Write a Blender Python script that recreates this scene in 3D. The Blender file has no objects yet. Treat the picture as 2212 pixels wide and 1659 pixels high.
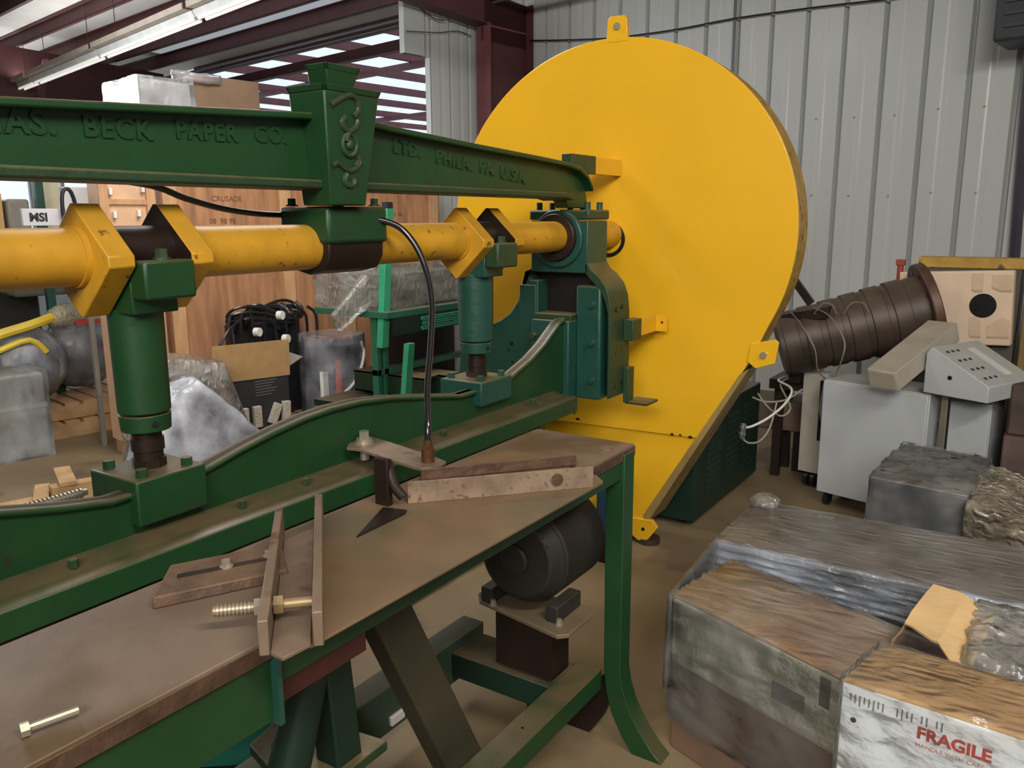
import bpy, bmesh, math, random
from mathutils import Vector, Matrix, noise
random.seed(7)
C = bpy.context.scene.collection
R = math.radians

# ---------------------------------------------------------------- camera
F = 1780.0; H = 1.6
pitch, roll, yawX = R(11.4), R(0.3), R(33.4)
fh = Vector((math.cos(yawX), math.sin(yawX), 0)); r0 = Vector((math.sin(yawX), -math.cos(yawX), 0)); Z = Vector((0, 0, 1))
fw = fh*math.cos(pitch) - Z*math.sin(pitch); u0 = r0.cross(fw)
rt = r0*math.cos(roll) - u0*math.sin(roll); up = u0*math.cos(roll) + r0*math.sin(roll)
cam = bpy.data.objects.new('camera', bpy.data.cameras.new('camera')); C.objects.link(cam)
cam.data.sensor_width = 36; cam.data.lens = F/2212*36; cam.data.clip_end = 200
mw = Matrix((rt, up, -fw)).transposed().to_4x4(); mw.translation = (0, 0, H); cam.matrix_world = mw
bpy.context.scene.camera = cam

# building frame: N points to the side wall, D runs along it
BA = R(-9.0)
def BW(n, t, z=0.0): return Vector((n*math.cos(BA) - t*math.sin(BA), n*math.sin(BA) + t*math.cos(BA), z))

# ---------------------------------------------------------------- world, light, exposure
w = bpy.data.worlds.new('world'); bpy.context.scene.world = w; w.use_nodes = True
w.node_tree.nodes['Background'].inputs[0].default_value = (0.62, 0.72, 0.86, 1)
w.node_tree.nodes['Background'].inputs[1].default_value = 0.34
vs = bpy.context.scene.view_settings
vs.view_transform = 'Standard'; vs.look = 'None'; vs.gamma = 1; vs.use_curve_mapping = False; vs.exposure = 0.0
def area(name, loc, target, sx, sy, power, col):
    l = bpy.data.lights.new(name, 'AREA'); l.shape = 'RECTANGLE'; l.size = sx; l.size_y = sy; l.energy = power; l.color = col
    o = bpy.data.objects.new(name, l); C.objects.link(o); o.location = loc
    o.rotation_euler = (Vector(target) - Vector(loc)).to_track_quat('-Z', 'Y').to_euler(); return o
area('roof_light_near', (0.2, -0.9, 3.85), (2.9, 1.3, 0.3), 2.4, 0.14, 16, (1.0, 0.93, 0.82))
area('roof_light_right', (0.5, -1.7, 3.86), (2.9, 0.7, 0.5), 2.4, 0.16, 104, (1.0, 0.95, 0.87))
area('bay_door_daylight', (-4.2, -1.7, 3.95), (4.2, 1.2, 1.1), 3.4, 1.4, 330, (1.0, 0.97, 0.92))
area('crate_fill', BW(2.6, 3.9, 3.72), BW(2.6, 5.1, 0.0), 1.8, 1.2, 92, (1.0, 0.95, 0.90))  # added fill over the crates and pallets, no fixture there
area('ceiling_fill_far', BW(1.4, 8.6, 2.9), BW(3.2, 6.4, 4.1), 2.2, 1.2, 95, (0.90, 0.95, 1.0))  # added fill aimed up to brighten ceiling and box tops

# ---------------------------------------------------------------- materials
MATS = {}
def mat(name, col, rough=0.5, metal=0.0, dust=0.0, dustcol=(0.20, 0.135, 0.075), wear=None, wearamt=0.0, wscale=14,
        var=0.12, vscale=6, bump=0.0, bscale=40, alpha=1.0, emit=None, emits=0.0, spec=0.5, coat=0.0, trans=0.0, grain=None):
    if name in MATS: return MATS[name]
    m = bpy.data.materials.new(name); m.use_nodes = True; nt = m.node_tree; N_ = nt.nodes; L = nt.links
    b = N_['Principled BSDF']; tc = N_.new('ShaderNodeTexCoord'); V = tc.outputs['Object']
    def mix(fac, a, c):
        x = N_.new('ShaderNodeMix'); x.data_type = 'RGBA'
        if isinstance(fac, (int, float)): x.inputs[0].default_value = fac
        else: L.new(fac, x.inputs[0])
        for i, q in ((6, a), (7, c)):
            if isinstance(q, tuple): x.inputs[i].default_value = (*q[:3], 1)
            else: L.new(q, x.inputs[i])
        return x.outputs[2]
    def nz(scale, detail=4, vec=None):
        n = N_.new('ShaderNodeTexNoise'); n.inputs['Scale'].default_value = scale; n.inputs['Detail'].default_value = detail
        L.new(vec or V, n.inputs['Vector']); return n.outputs['Fac']
    def ramp(fac, a, c):
        r = N_.new('ShaderNodeMapRange'); r.inputs[1].default_value = a; r.inputs[2].default_value = c; L.new(fac, r.inputs[0]); return r.outputs[0]
    vec = V
    if grain:
        mp = N_.new('ShaderNodeMapping'); mp.inputs['Scale'].default_value = grain; L.new(V, mp.inputs[0]); vec = mp.outputs[0]
    dk = tuple(c*(1-var) for c in col); lt = tuple(min(1, c*(1+var)) for c in col)
    cc = mix(ramp(nz(vscale, 5, vec), 0.3, 0.7), dk, lt)
    if wear: cc = mix(ramp(nz(wscale, 8), 0.62-wearamt*0.3, 0.70-wearamt*0.2), cc, wear)
    if dust > 0:
        g = N_.new('ShaderNodeNewGeometry'); s = N_.new('ShaderNodeSeparateXYZ'); L.new(g.outputs['Normal'], s.inputs[0])
        up_ = ramp(s.outputs['Z'], 0.35, 0.9); mu = N_.new('ShaderNodeMath'); mu.operation = 'MULTIPLY'; L.new(up_, mu.inputs[0])
        nn = ramp(nz(9, 6), 0.15, 0.55); L.new(nn, mu.inputs[1]); m2 = N_.new('ShaderNodeMath'); m2.operation = 'MULTIPLY'
        L.new(mu.outputs[0], m2.inputs[0]); m2.inputs[1].default_value = dust; cc = mix(m2.outputs[0], cc, dustcol)
    L.new(cc, b.inputs['Base Color'])
    b.inputs['Roughness'].default_value = rough; b.inputs['Metallic'].default_value = metal; b.inputs['Alpha'].default_value = alpha
    b.inputs['Specular IOR Level'].default_value = spec; b.inputs['Coat Weight'].default_value = coat
    if trans: b.inputs['Transmission Weight'].default_value = trans
    if bump:
        bp = N_.new('ShaderNodeBump'); bp.inputs['Strength'].default_value = bump; bp.inputs['Distance'].default_value = 0.02
        L.new(nz(bscale, 6, vec), bp.inputs['Height']); L.new(bp.outputs[0], b.inputs['Normal'])
    if emit: b.inputs['Emission Color'].default_value = (*emit, 1); b.inputs['Emission Strength'].default_value = emits
    MATS[name] = m; return m

def film_mat(name, tint, amount, rough=0.16, bscale=30, bump=0.7):
    """clear stretch film: see-through, glossy creases over a patchy milky haze"""
    m = bpy.data.materials.new(name); m.use_nodes = True; nt = m.node_tree; N_ = nt.nodes; L = nt.links; out = N_['Material Output']
    b = N_['Principled BSDF']; b.inputs['Base Color'].default_value = (*tint, 1); b.inputs['Roughness'].default_value = 0.35
    tc = N_.new('ShaderNodeTexCoord'); mp = N_.new('ShaderNodeMapping'); mp.inputs['Scale'].default_value = (2.6, 0.8, 1.3); L.new(tc.outputs['Object'], mp.inputs[0])
    n = N_.new('ShaderNodeTexNoise'); n.inputs['Scale'].default_value = bscale; n.inputs['Detail'].default_value = 7; n.inputs['Distortion'].default_value = 0.35; n.noise_type = 'RIDGED_MULTIFRACTAL'; n.normalize = True; L.new(mp.outputs[0], n.inputs['Vector'])
    bp = N_.new('ShaderNodeBump'); bp.inputs['Strength'].default_value = bump; bp.inputs['Distance'].default_value = 0.03; n3 = N_.new('ShaderNodeTexNoise'); n3.inputs['Scale'].default_value = 75; n3.inputs['Detail'].default_value = 3; L.new(mp.outputs[0], n3.inputs['Vector'])
    ma = N_.new('ShaderNodeMath'); ma.operation = 'MULTIPLY_ADD'; ma.inputs[1].default_value = 0.16; L.new(n3.outputs['Fac'], ma.inputs[0]); L.new(n.outputs['Fac'], ma.inputs[2]); L.new(ma.outputs[0], bp.inputs['Height'])
    L.new(bp.outputs[0], b.inputs['Normal'])
    n2 = N_.new('ShaderNodeTexNoise'); n2.inputs['Scale'].default_value = 5; n2.inputs['Detail'].default_value = 5; L.new(tc.outputs['Object'], n2.inputs['Vector'])
    r = N_.new('ShaderNodeMapRange'); r.inputs[1].default_value = 0.35; r.inputs[2].default_value = 0.7; r.inputs[3].default_value = amount*0.35; r.inputs[4].default_value = min(1, amount*1.5)
    L.new(n2.outputs['Fac'], r.inputs[0])
    fr_ = N_.new('ShaderNodeFresnel'); fr_.inputs['IOR'].default_value = 1.5; L.new(bp.outputs[0], fr_.inputs['Normal'])
    ad = N_.new('ShaderNodeMath'); ad.operation = 'MULTIPLY_ADD'; ad.inputs[1].default_value = 1.0; ad.inputs[2].default_value = 0.015; ad.use_clamp = True; L.new(fr_.outputs[0], ad.inputs[0])
    tr = N_.new('ShaderNodeBsdfTransparent'); gl = N_.new('ShaderNodeBsdfGlossy'); gl.inputs['Roughness'].default_value = rough; L.new(bp.outputs[0], gl.inputs['Normal'])
    m1 = N_.new('ShaderNodeMixShader'); L.new(r.outputs[0], m1.inputs[0]); L.new(tr.outputs[0], m1.inputs[1]); L.new(b.outputs[0], m1.inputs[2])
    m2 = N_.new('ShaderNodeMixShader'); L.new(ad.outputs[0], m2.inputs[0]); L.new(m1.outputs[0], m2.inputs[1]); L.new(gl.outputs[0], m2.inputs[2])
    L.new(m2.outputs[0], out.inputs['Surface']); return m

GREEN = mat('green_paint', (0.0088, 0.048, 0.0140), 0.42, dust=0.9, dustcol=(0.115, 0.082, 0.042), wear=(0.02, 0.03, 0.015), wearamt=-0.12, bump=0.08, bscale=25)
GREEN_LIT = mat('green_paint_cool_lit', (0.012, 0.062, 0.045), 0.42, dust=0.75, dustcol=(0.17, 0.13, 0.065), wear=(0.012, 0.035, 0.025), wearamt=-0.05, bump=0.15, bscale=25)  # the press green made bluer and paler: cool light put into the colour
OLIVE = mat('grimy_green_paint', (0.018, 0.046, 0.018), 0.5, dust=0.8, dustcol=(0.20, 0.14, 0.07), wear=(0.045, 0.035, 0.02), wearamt=0.05, bump=0.2, bscale=30)
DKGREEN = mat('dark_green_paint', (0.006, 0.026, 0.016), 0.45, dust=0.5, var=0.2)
LTGREEN = mat('light_green_paint', (0.045, 0.36, 0.19), 0.35, dust=0.3)
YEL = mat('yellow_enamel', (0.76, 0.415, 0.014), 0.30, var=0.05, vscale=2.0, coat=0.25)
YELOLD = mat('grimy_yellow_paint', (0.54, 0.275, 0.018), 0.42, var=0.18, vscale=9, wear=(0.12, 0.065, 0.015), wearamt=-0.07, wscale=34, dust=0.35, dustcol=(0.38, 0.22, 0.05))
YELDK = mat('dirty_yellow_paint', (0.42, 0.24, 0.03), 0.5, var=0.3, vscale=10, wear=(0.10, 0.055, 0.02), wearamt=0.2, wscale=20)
RUST = mat('rusty_steel', (0.10, 0.055, 0.034), 0.62, metal=0.35, var=0.35, vscale=18, dust=0.7, dustcol=(0.24, 0.15, 0.09), bump=0.3)
DKRUST = mat('dark_oily_steel', (0.028, 0.016, 0.012), 0.42, metal=0.4, var=0.3)
PLATE = mat('dusty_steel_plate', (0.195, 0.140, 0.100), 0.5, metal=0.15, var=0.22, vscale=3.2, wear=(0.13, 0.082, 0.045), wearamt=0.3, wscale=2.6, bump=0.05)
SHEET = mat('brown_steel_sheet', (0.19, 0.120, 0.062), 0.47, metal=0.15, var=0.3, vscale=3.5, wear=(0.135, 0.105, 0.058), wearamt=0.4, wscale=3)
BARE = mat('worn_flat_steel', (0.24, 0.17, 0.12), 0.45, metal=0.3, var=0.2, vscale=12, wear=(0.16, 0.085, 0.05), wearamt=0.2)
ZINC = mat('dusty_zinc', (0.42, 0.38, 0.30), 0.35, metal=0.6)
CHROME = mat('bright_steel', (0.6, 0.6, 0.62), 0.2, metal=0.9)
BLACK = mat('black_rubber', (0.012, 0.012, 0.013), 0.28)
HOSE = mat('hydraulic_hose_black', (0.01, 0.01, 0.011), 0.16, coat=0.5)
RED = mat('red_oxide_primer', (0.085, 0.025, 0.027), 0.55, var=0.15)
RED_LIT = mat('red_oxide_lit', (0.16, 0.05, 0.055), 0.5, var=0.12)  # same primer in a brighter tone: light on it put into the colour
WALL = mat('white_ribbed_sheet', (0.50, 0.52, 0.51), 0.30, var=0.05, vscale=1.0, spec=0.6, grain=(2, 2, 0.3))
RIB = mat('sheet_rib', (0.30, 0.30, 0.27), 0.5, var=0.05)
INSUL = mat('ceiling_insulation', (0.80, 0.80, 0.79), 0.6, var=0.08, vscale=2, bump=0.3, bscale=4)
FLOOR = mat('concrete_floor', (0.205, 0.15, 0.082), 0.6, var=0.22, vscale=1.6, wear=(0.14, 0.095, 0.055), wearamt=0.12, wscale=2.4, bump=0.05, bscale=60)
PLY = mat('crate_plywood', (0.37, 0.18, 0.088), 0.6, var=0.34, vscale=3.0, grain=(6, 6, 0.7), bump=0.05)
PINE = mat('pine_batten', (0.52, 0.30, 0.15), 0.6, var=0.18, vscale=6, grain=(4, 4, 0.8))
PALLET = mat('pallet_wood', (0.50, 0.31, 0.15), 0.7, var=0.25, vscale=7)
KRAFT = mat('kraft_cardboard', (0.50, 0.31, 0.135), 0.7, var=0.1, vscale=10)
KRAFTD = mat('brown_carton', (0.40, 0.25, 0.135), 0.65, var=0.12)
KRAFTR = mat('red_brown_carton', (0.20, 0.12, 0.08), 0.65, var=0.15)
WCARTON = mat('white_carton', (0.86, 0.90, 0.92), 0.5, var=0.05)
GCARTON = mat('grey_green_carton', (0.62, 0.64, 0.54), 0.5, var=0.12)
DKCARTON = mat('black_carton', (0.03, 0.03, 0.034), 0.5)
INK = mat('black_ink', (0.02, 0.02, 0.03), 0.6)
REDINK = mat('red_ink', (0.50, 0.06, 0.04), 0.6)
GREY = mat('grey_enclosure_paint', (0.40, 0.42, 0.43), 0.42, var=0.05, dust=0.4, dustcol=(0.30, 0.25, 0.19))
BEIGE = mat('beige_enclosure_paint', (0.38, 0.345, 0.285), 0.48, var=0.08, dust=0.4)
CREAM = mat('cream_foam_plate', (0.66, 0.50, 0.36), 0.6, var=0.08)
POCKET = mat('cream_pocket', (0.44, 0.31, 0.20), 0.7)
BARREL = mat('brown_heater_bands', (0.060, 0.042, 0.030), 0.5, metal=0.3, var=0.3, dust=0.5, dustcol=(0.14, 0.10, 0.07))
WHITE = mat('white_plastic', (0.75, 0.74, 0.70), 0.4)
FOAM = mat('foam_block', (0.50, 0.47, 0.40), 0.8, bump=0.4, bscale=80)
BLUE = mat('blue_paint', (0.012, 0.05, 0.10), 0.45)
MOTORM = mat('dark_motor_casting', (0.026, 0.022, 0.017), 0.6, metal=0.1, var=0.35, dust=0.4, dustcol=(0.07, 0.05, 0.03))
NAVY = mat('navy_cloth', (0.02, 0.035, 0.075), 0.6)
ORANGE = mat('orange_print', (0.75, 0.13, 0.04), 0.5)
YPLAS = mat('yellow_straps', (0.70, 0.52, 0.04), 0.4)
GREYMACH = mat('grey_machine_cover', (0.24, 0.22, 0.19), 0.5)
SKYR = mat('roof_skylight', (0.8, 0.85, 0.9), 0.5, emit=(0.76, 0.85, 1.0), emits=0.32)
SKYP = mat('skylight_sheet', (0.8, 0.85, 0.9), 0.5, emit=(0.72, 0.86, 1.0), emits=1.05)
WINP = mat('glow_panel', (0.8, 0.85, 0.9), 0.5, emit=(0.86, 0.93, 1.0), emits=0.85)
TUBEL = mat('unlit_tube_glow', (0.9, 0.9, 0.85), 0.4, emit=(1.0, 0.98, 0.90), emits=0.55)  # tubes are unlit; glow added for the brightness they reflect
FILM = film_mat('stretch_film', (0.80, 0.78, 0.74), 0.15, rough=0.09, bscale=9, bump=0.40)
FILMB = film_mat('bluish_film', (0.74, 0.77, 0.84), 0.24, rough=0.13, bscale=5, bump=0.6)
FILMS = film_mat('silvery_film', (0.62, 0.68, 0.80), 0.30, rough=0.12, bscale=10, bump=0.75)
FILMH = film_mat('hazy_film', (0.56, 0.53, 0.48), 0.36, rough=0.1, bscale=14)

# ---------------------------------------------------------------- mesh helpers
class M:
    def __init__(s): s.bm = bmesh.new()
    def box(s, x0, x1, y0, y1, z0, z1, mtx=None):
        v = [Vector((x, y, z)) for x in (x0, x1) for y in (y0, y1) for z in (z0, z1)]
        if mtx: v = [mtx @ q for q in v]
        v = [s.bm.verts.new(q) for q in v]
        for f in ((0, 1, 3, 2), (4, 6, 7, 5), (0, 4, 5, 1), (2, 3, 7, 6), (0, 2, 6, 4), (1, 5, 7, 3)): s.bm.faces.new([v[i] for i in f])
        return s
    def hexa(s, b, t):           # bottom quad, top quad
        v = [s.bm.verts.new(Vector(q)) for q in list(b) + list(t)]; n = len(b)
        s.bm.faces.new(v[:n][::-1]); s.bm.faces.new(v[n:])
        for i in range(n): j = (i+1) % n; s.bm.faces.new([v[i], v[j], v[n+j], v[n+i]])
        return s
    def prism(s, poly, plane, a, b, mtx=None):
        def P(p, q):
            v = {'xz': (p[0], q, p[1]), 'yz': (q, p[0], p[1]), 'xy': (p[0], p[1], q)}[plane]; v = Vector(v); return mtx @ v if mtx else v
        A = [s.bm.verts.new(P(p, a)) for p in poly]; B = [s.bm.verts.new(P(p, b)) for p in poly]
        s.bm.faces.new(A); s.bm.faces.new(B[::-1]); n = len(poly)
        for i in range(n): j = (i+1) % n; s.bm.faces.new([A[j], A[i], B[i], B[j]])
        return s
    def cyl(s, p0, p1, r, r2=None, seg=24, caps=True):
        p0 = Vector(p0); p1 = Vector(p1); d = (p1-p0).normalized(); a = d.orthogonal().normalized(); c = d.cross(a); r2 = r if r2 is None else r2
        A = []; B = []
        for i in range(seg):
            t = 2*math.pi*i/seg; e = a*math.cos(t)+c*math.sin(t); A.append(s.bm.verts.new(p0+e*r)); B.append(s.bm.verts.new(p1+e*r2))
        for i in range(seg): j = (i+1) % seg; s.bm.faces.new([A[i], A[j], B[j], B[i]])
        if caps: s.bm.faces.new(A[::-1]); s.bm.faces.new(B)
        return s
    def ring(s, p0, p1, ro, ri, seg=32):
        p0 = Vector(p0); p1 = Vector(p1); d = (p1-p0).normalized(); a = d.orthogonal().normalized(); c = d.cross(a); L_ = []
        for i in range(seg):
            t = 2*math.pi*i/seg; e = a*math.cos(t)+c*math.sin(t); L_.append([s.bm.verts.new(q) for q in (p0+e*ro, p1+e*ro, p1+e*ri, p0+e*ri)])
        for i in range(seg):
            j = (i+1) % seg
            for k in range(4): m = (k+1) % 4; s.bm.faces.new([L_[i][k], L_[j][k], L_[j][m], L_[i][m]])
        return s
    def tube(s, pts, r, seg=8, smooth=3):
        pts = [Vector(p) for p in pts]
        if smooth:
            q = []
            for i in range(len(pts)-1):
                a = pts[max(i-1, 0)]; b = pts[i]; c = pts[i+1]; d = pts[min(i+2, len(pts)-1)]
                for k in range(smooth):
                    t = k/smooth; q.append(0.5*((2*b)+(c-a)*t+(2*a-5*b+4*c-d)*t*t+(3*b-a-3*c+d)*t**3))
            q.append(pts[-1]); pts = q
        prev = None; ref = None
        for i, p in enumerate(pts):
            d = (pts[min(i+1, len(pts)-1)]-pts[max(i-1, 0)])
            if d.length < 1e-9: d = Vector((0, 0, 1))
            d.normalize()
            ref = d.orthogonal().normalized() if ref is None else (ref-d*ref.dot(d)).normalized()
            c = d.cross(ref); ring = [s.bm.verts.new(p+(ref*math.cos(2*math.pi*k/seg)+c*math.sin(2*math.pi*k/seg))*r) for k in range(seg)]
            if prev:
                for k in range(seg): m = (k+1) % seg; s.bm.faces.new([prev[k], prev[m], ring[m], ring[k]])
            else: s.bm.faces.new(ring[::-1])
            prev = ring
        s.bm.faces.new(prev); return s
    def bolt(s, p, d, r=0.012, h=0.012, washer=True):
        p = Vector(p); d = Vector(d).normalized()
        if washer: s.cyl(p, p+d*h*0.2, r*1.35, seg=16)
        s.cyl(p+d*h*0.2 if washer else p, p+d*h, r, r*0.95, seg=6); return s
    def ball(s, c, r, sc=(1, 1, 1), seg=16):
        g = bmesh.ops.create_uvsphere(s.bm, u_segments=seg, v_segments=seg//2, radius=r)
        for v in g['verts']: v.co = Vector((v.co.x*sc[0], v.co.y*sc[1], v.co.z*sc[2])) + Vector(c)
        return s
    def wrinkle(s, amp, scale, cuts=10, off=0.006, seed=0.0, zmin=None, sq=(1, 1, 1)):
        bmesh.ops.subdivide_edges(s.bm, edges=s.bm.edges[:], cuts=cuts, use_grid_fill=True)
        s.bm.normal_update()
        for v in s.bm.verts:
            q = Vector((v.co.x*sq[0], v.co.y*sq[1], v.co.z*sq[2])); n = noise.noise(q*scale+Vector((seed, seed*2, 3))); n2 = 1-abs(noise.noise(q*scale*2.3+Vector((9, seed, 1)))*2)
            d = v.normal*(off+amp*(0.5*abs(n)+0.6*max(0, n2-0.4)))
            if zmin is not None and v.co.z < zmin+1e-4: d.z = 0
            v.co += d
            if zmin is not None: v.co.z = max(v.co.z, zmin)
        return s

ROOT = {}
def obj(name, m, material, parent=None, bevel=0.0, smooth=True, angle=35, mats=None):
    bm = m.bm; bmesh.ops.recalc_face_normals(bm, faces=bm.faces[:])
    if parent is not None and parent in ROOT: bmesh.ops.transform(bm, matrix=ROOT[parent].inverted(), verts=bm.verts[:])
    me = bpy.data.meshes.new(name); bm.to_mesh(me); bm.free()
    me.materials.append(material)
    if smooth:
        for p in me.polygons: p.use_smooth = True
        me.set_sharp_from_angle(angle=R(angle))
    o = bpy.data.objects.new(name, me); C.objects.link(o)
    if parent is not None:
        o.parent = parent; ROOT[o] = ROOT.get(parent, Matrix.Identity(4))
    else: ROOT[o] = Matrix.Identity(4)
    if bevel:
        b = o.modifiers.new('bevel', 'BEVEL'); b.width = bevel; b.segments = 2; b.limit_method = 'ANGLE'; b.angle_limit = R(40)
    return o
def recenter(o):                 # origin of a one-mesh thing to the middle of its base
    vs_ = [v.co.copy() for v in o.data.vertices]; c = Vector((sum(v.x for v in vs_)/len(vs_), sum(v.y for v in vs_)/len(vs_), min(v.z for v in vs_)))
    o.data.transform(Matrix.Translation(-c)); o.location = c; ROOT[o] = Matrix.Translation(c)
def tag(o, label, cat, group=None, kind=None):
    o['label'] = label; o['category'] = cat
    if group: o['group'] = group
    if kind: o['kind'] = kind
    return o
def single(name, m, material, label, cat, group=None, **k):
    o = obj(name, m, material, None, **k); recenter(o); return tag(o, label, cat, group)
def thing(name, label, cat, loc, rotz=0.0, group=None):
    o = bpy.data.objects.new(name, None); C.objects.link(o); o.location = loc; o.rotation_euler = (0, 0, rotz); o.empty_display_size = 0.1
    ROOT[o] = Matrix.Translation(Vector(loc)) @ Matrix.Rotation(rotz, 4, 'Z'); return tag(o, label, cat, group)
def L2W(o): return ROOT[o]
def struct(name, m, material, **k):
    o = obj(name, m, material, None, **k); o['kind'] = 'structure'; return o
def dup(o, loc=None, parent=None):
    c = o.copy(); C.objects.link(c)
    if loc is not None: c.location = loc
    if parent is not None: c.parent = parent
    for ch in [x for x in bpy.data.objects if x.parent == o]: dup(ch, None, c)
    return c
def text(name, body, size, ext, material, mtx, parent, kind=None, bold=0.0, spacing=1.0):
    cu = bpy.data.curves.new(name, 'FONT'); cu.body = body; cu.size = size; cu.extrude = ext; cu.offset = bold; cu.space_character = spacing; cu.resolution_u = 3
    t = bpy.data.objects.new(name, cu); C.objects.link(t); bpy.context.view_layer.update()
    me = bpy.data.meshes.new_from_object(t.evaluated_get(bpy.context.evaluated_depsgraph_get()))
    C.objects.unlink(t); bpy.data.objects.remove(t)
    me.transform(ROOT.get(parent, Matrix.Identity(4)).inverted() @ mtx); me.materials.clear(); me.materials.append(material)
    o = bpy.data.objects.new(name, me); C.objects.link(o); o.parent = parent; return o
def face_mtx(origin, xdir, ydir):
    x = Vector(xdir).normalized(); y = Vector(ydir).normalized(); z = x.cross(y).normalized(); y = z.cross(x)
    m = Matrix((x, y, z)).transposed().to_4x4(); m.translation = Vector(origin); return m
# matrix for building-frame meshes
BM = Matrix.Rotation(BA, 4, 'Z')

# ================================================================ SETTING
struct('floor', M().box(-7, 24, -7, 24, -0.1, 0), FLOOR, smooth=False)
def ribbed(name, n0, n1, axis, at, z0, z1, pitch_, thick=0.055, phase=0.0, material=WALL):
    """corrugated sheet; major ribs are recesses seen from the inside, with two faint stiffening ridges between them"""
    pr = [(n0, 0.0)]; x = n0+phase
    while x < n1-0.02:
        for dx, d in ((0.0, 0.0), (0.008, thick), (0.030, thick), (0.042, 0.0)):
            pr.append((x+dx, d))
        for k in (1.5,):
            c = x+0.05+(pitch_-0.05)*k/3
            if c+0.03 < n1: pr += [(c-0.028, 0.0), (c-0.014, 0.003), (c+0.014, 0.003), (c+0.028, 0.0)]
        x += pitch_
    pr = [p for p in pr if p[0] < n1]+[(n1, 0.0)]
    poly = pr+[(n1, thick+0.012), (n0, thick+0.012)]
    m = M()
    A = []; B = []
    for p, d in poly:
        q = (at+d, p) if axis == 'N' else (p, at+d)
        A.append(m.bm.verts.new(BM @ Vector((q[0], q[1], z0)))); B.append(m.bm.verts.new(BM @ Vector((q[0], q[1], z1))))
    n = len(A)
    for i in range(n): j = (i+1) % n; m.bm.faces.new([A[i], A[j], B[j], B[i]])
    return struct(name, m, material, smooth=False)
ribbed('wall_right', -6.0, 6.25, 'N', 6.8, 0, 3.95, 0.3048, phase=0.12)
pw = ribbed('wall_back', 5.60, 6.86, 'D', 6.15, 0, 3.56, 0.252, phase=0.0)
ribbed('wall_back', 5.29, 5.60, 'D', 6.15, 3.10, 3.56, 0.252, phase=0.25)
struct('wall_left', M().box(-7.3, -7.2, -5.5, 20, 0, 4.9, BM), WALL, smooth=False)
struct('wall_front', M().box(-7.2, 6.86, -5.6, -5.5, 0, 4.9, BM), WALL, smooth=False)
def cz(n): return 3.75+0.06*(6.8-n)
m = M(); m.hexa([BM@Vector(q) for q in ((-7.2, -5.5, cz(-7.2)+.21), (6.86, -5.5, cz(6.86)+.21), (6.86, 20, cz(6.86)+.21), (-7.2, 20, cz(-7.2)+.21))],
                [BM@Vector(q) for q in ((-7.2, -5.5, cz(-7.2)+.26), (6.86, -5.5, cz(6.86)+.26), (6.86, 20, cz(6.86)+.26), (-7.2, 20, cz(-7.2)+.26))])
struct('ceiling', m, INSUL, smooth=False)
struct('window_5', M().hexa([BM@Vector(q) for q in ((5.0, 4, cz(5.0)+.203), (5.46, 4, cz(5.46)+.203), (5.46, 12.5, cz(5.46)+.203), (5.0, 12.5, cz(5)+.203))], [BM@Vector(q) for q in ((5.0, 4, cz(5.0)+.208), (5.46, 4, cz(5.46)+.208), (5.46, 12.5, cz(5.46)+.208), (5.0, 12.5, cz(5)+.208))]), SKYR, smooth=False)
struct('window_6', M().hexa([BM@Vector(q) for q in ((5.6, 4, cz(5.6)+.203), (6.04, 4, cz(6.04)+.203), (6.04, 12.5, cz(6.04)+.203), (5.6, 12.5, cz(5.6)+.203))], [BM@Vector(q) for q in ((5.6, 4, cz(5.6)+.208), (6.04, 4, cz(6.04)+.208), (6.04, 12.5, cz(6.04)+.208), (5.6, 12.5, cz(5.6)+.208))]), SKYR, smooth=False)
TR = [0]
def trim(mm, material, **k):
    TR[0] += 1; return struct('trim_%d' % TR[0], mm, material, **k)
for n in (6.10, 5.52, 4.93, 4.30, 3.62, 2.95, 2.25, 1.55, 0.85, 0.10, -0.7, -1.5, -2.3):     # purlins: z-sections along the wall direction
    z = cz(n); m = M(); m.box(n, n+0.006, -5.4, 15.5, z+.05, z+.20, BM); m.box(n, n+0.055, -5.4, 15.5, z+.05, z+.056, BM); m.box(n-0.055, n+0.006, -5.4, 15.5, z+.2, z+.206, BM)
    trim(m, RED, smooth=False)
# rafter of the nearest frame, its column, and a farther frame
m = M(); m.prism([(6.80, 3.30), (6.80, 3.72), (-4, 4.38), (-4, 3.95), (5.3, 3.52), (6.12, 3.46), (6.12, 3.30)], 'xz', 5.965, 5.975, BM)
m.prism([(-4, 3.93), (5.3, 3.50), (6.12, 3.44), (6.12, 3.455), (5.3, 3.515), (-4, 3.945)], 'xz', 5.88, 6.06, BM)
trim(m, RED, smooth=False)
m = M(); m.box(6.16, 6.80, 5.965, 5.975, 0, 3.72, BM); m.box(6.78, 6.795, 5.88, 6.06, 0, 3.72, BM); trim(m, RED, smooth=False)
m = M(); m.box(6.145, 6.16, 5.88, 6.06, 0, 3.46, BM); m.box(6.13, 6.80, 5.955, 5.965, 3.44, 3.46, BM); trim(m, RED_LIT, smooth=False)
m = M(); m.prism([(-5, 3.1), (5.55, 3.1), (5.55, 0), (6.0, 0), (6.3, 3.8), (-5, 4.45)], 'xz', 13.0, 13.03, BM); m.box(-5, 5.6, 12.9, 13.13, 3.08, 3.1, BM); trim(m, RED, smooth=False)
m = M(); m.tube([BM@Vector(q) for q in ((4.3, 12.1, 3.62), (4.42, 12.8, 3.22))], 0.05, smooth=0); m.box(4.2, 4.6, 12.85, 12.97, 3.12, 3.2, BM); trim(m, RED_LIT, smooth=False)
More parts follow.
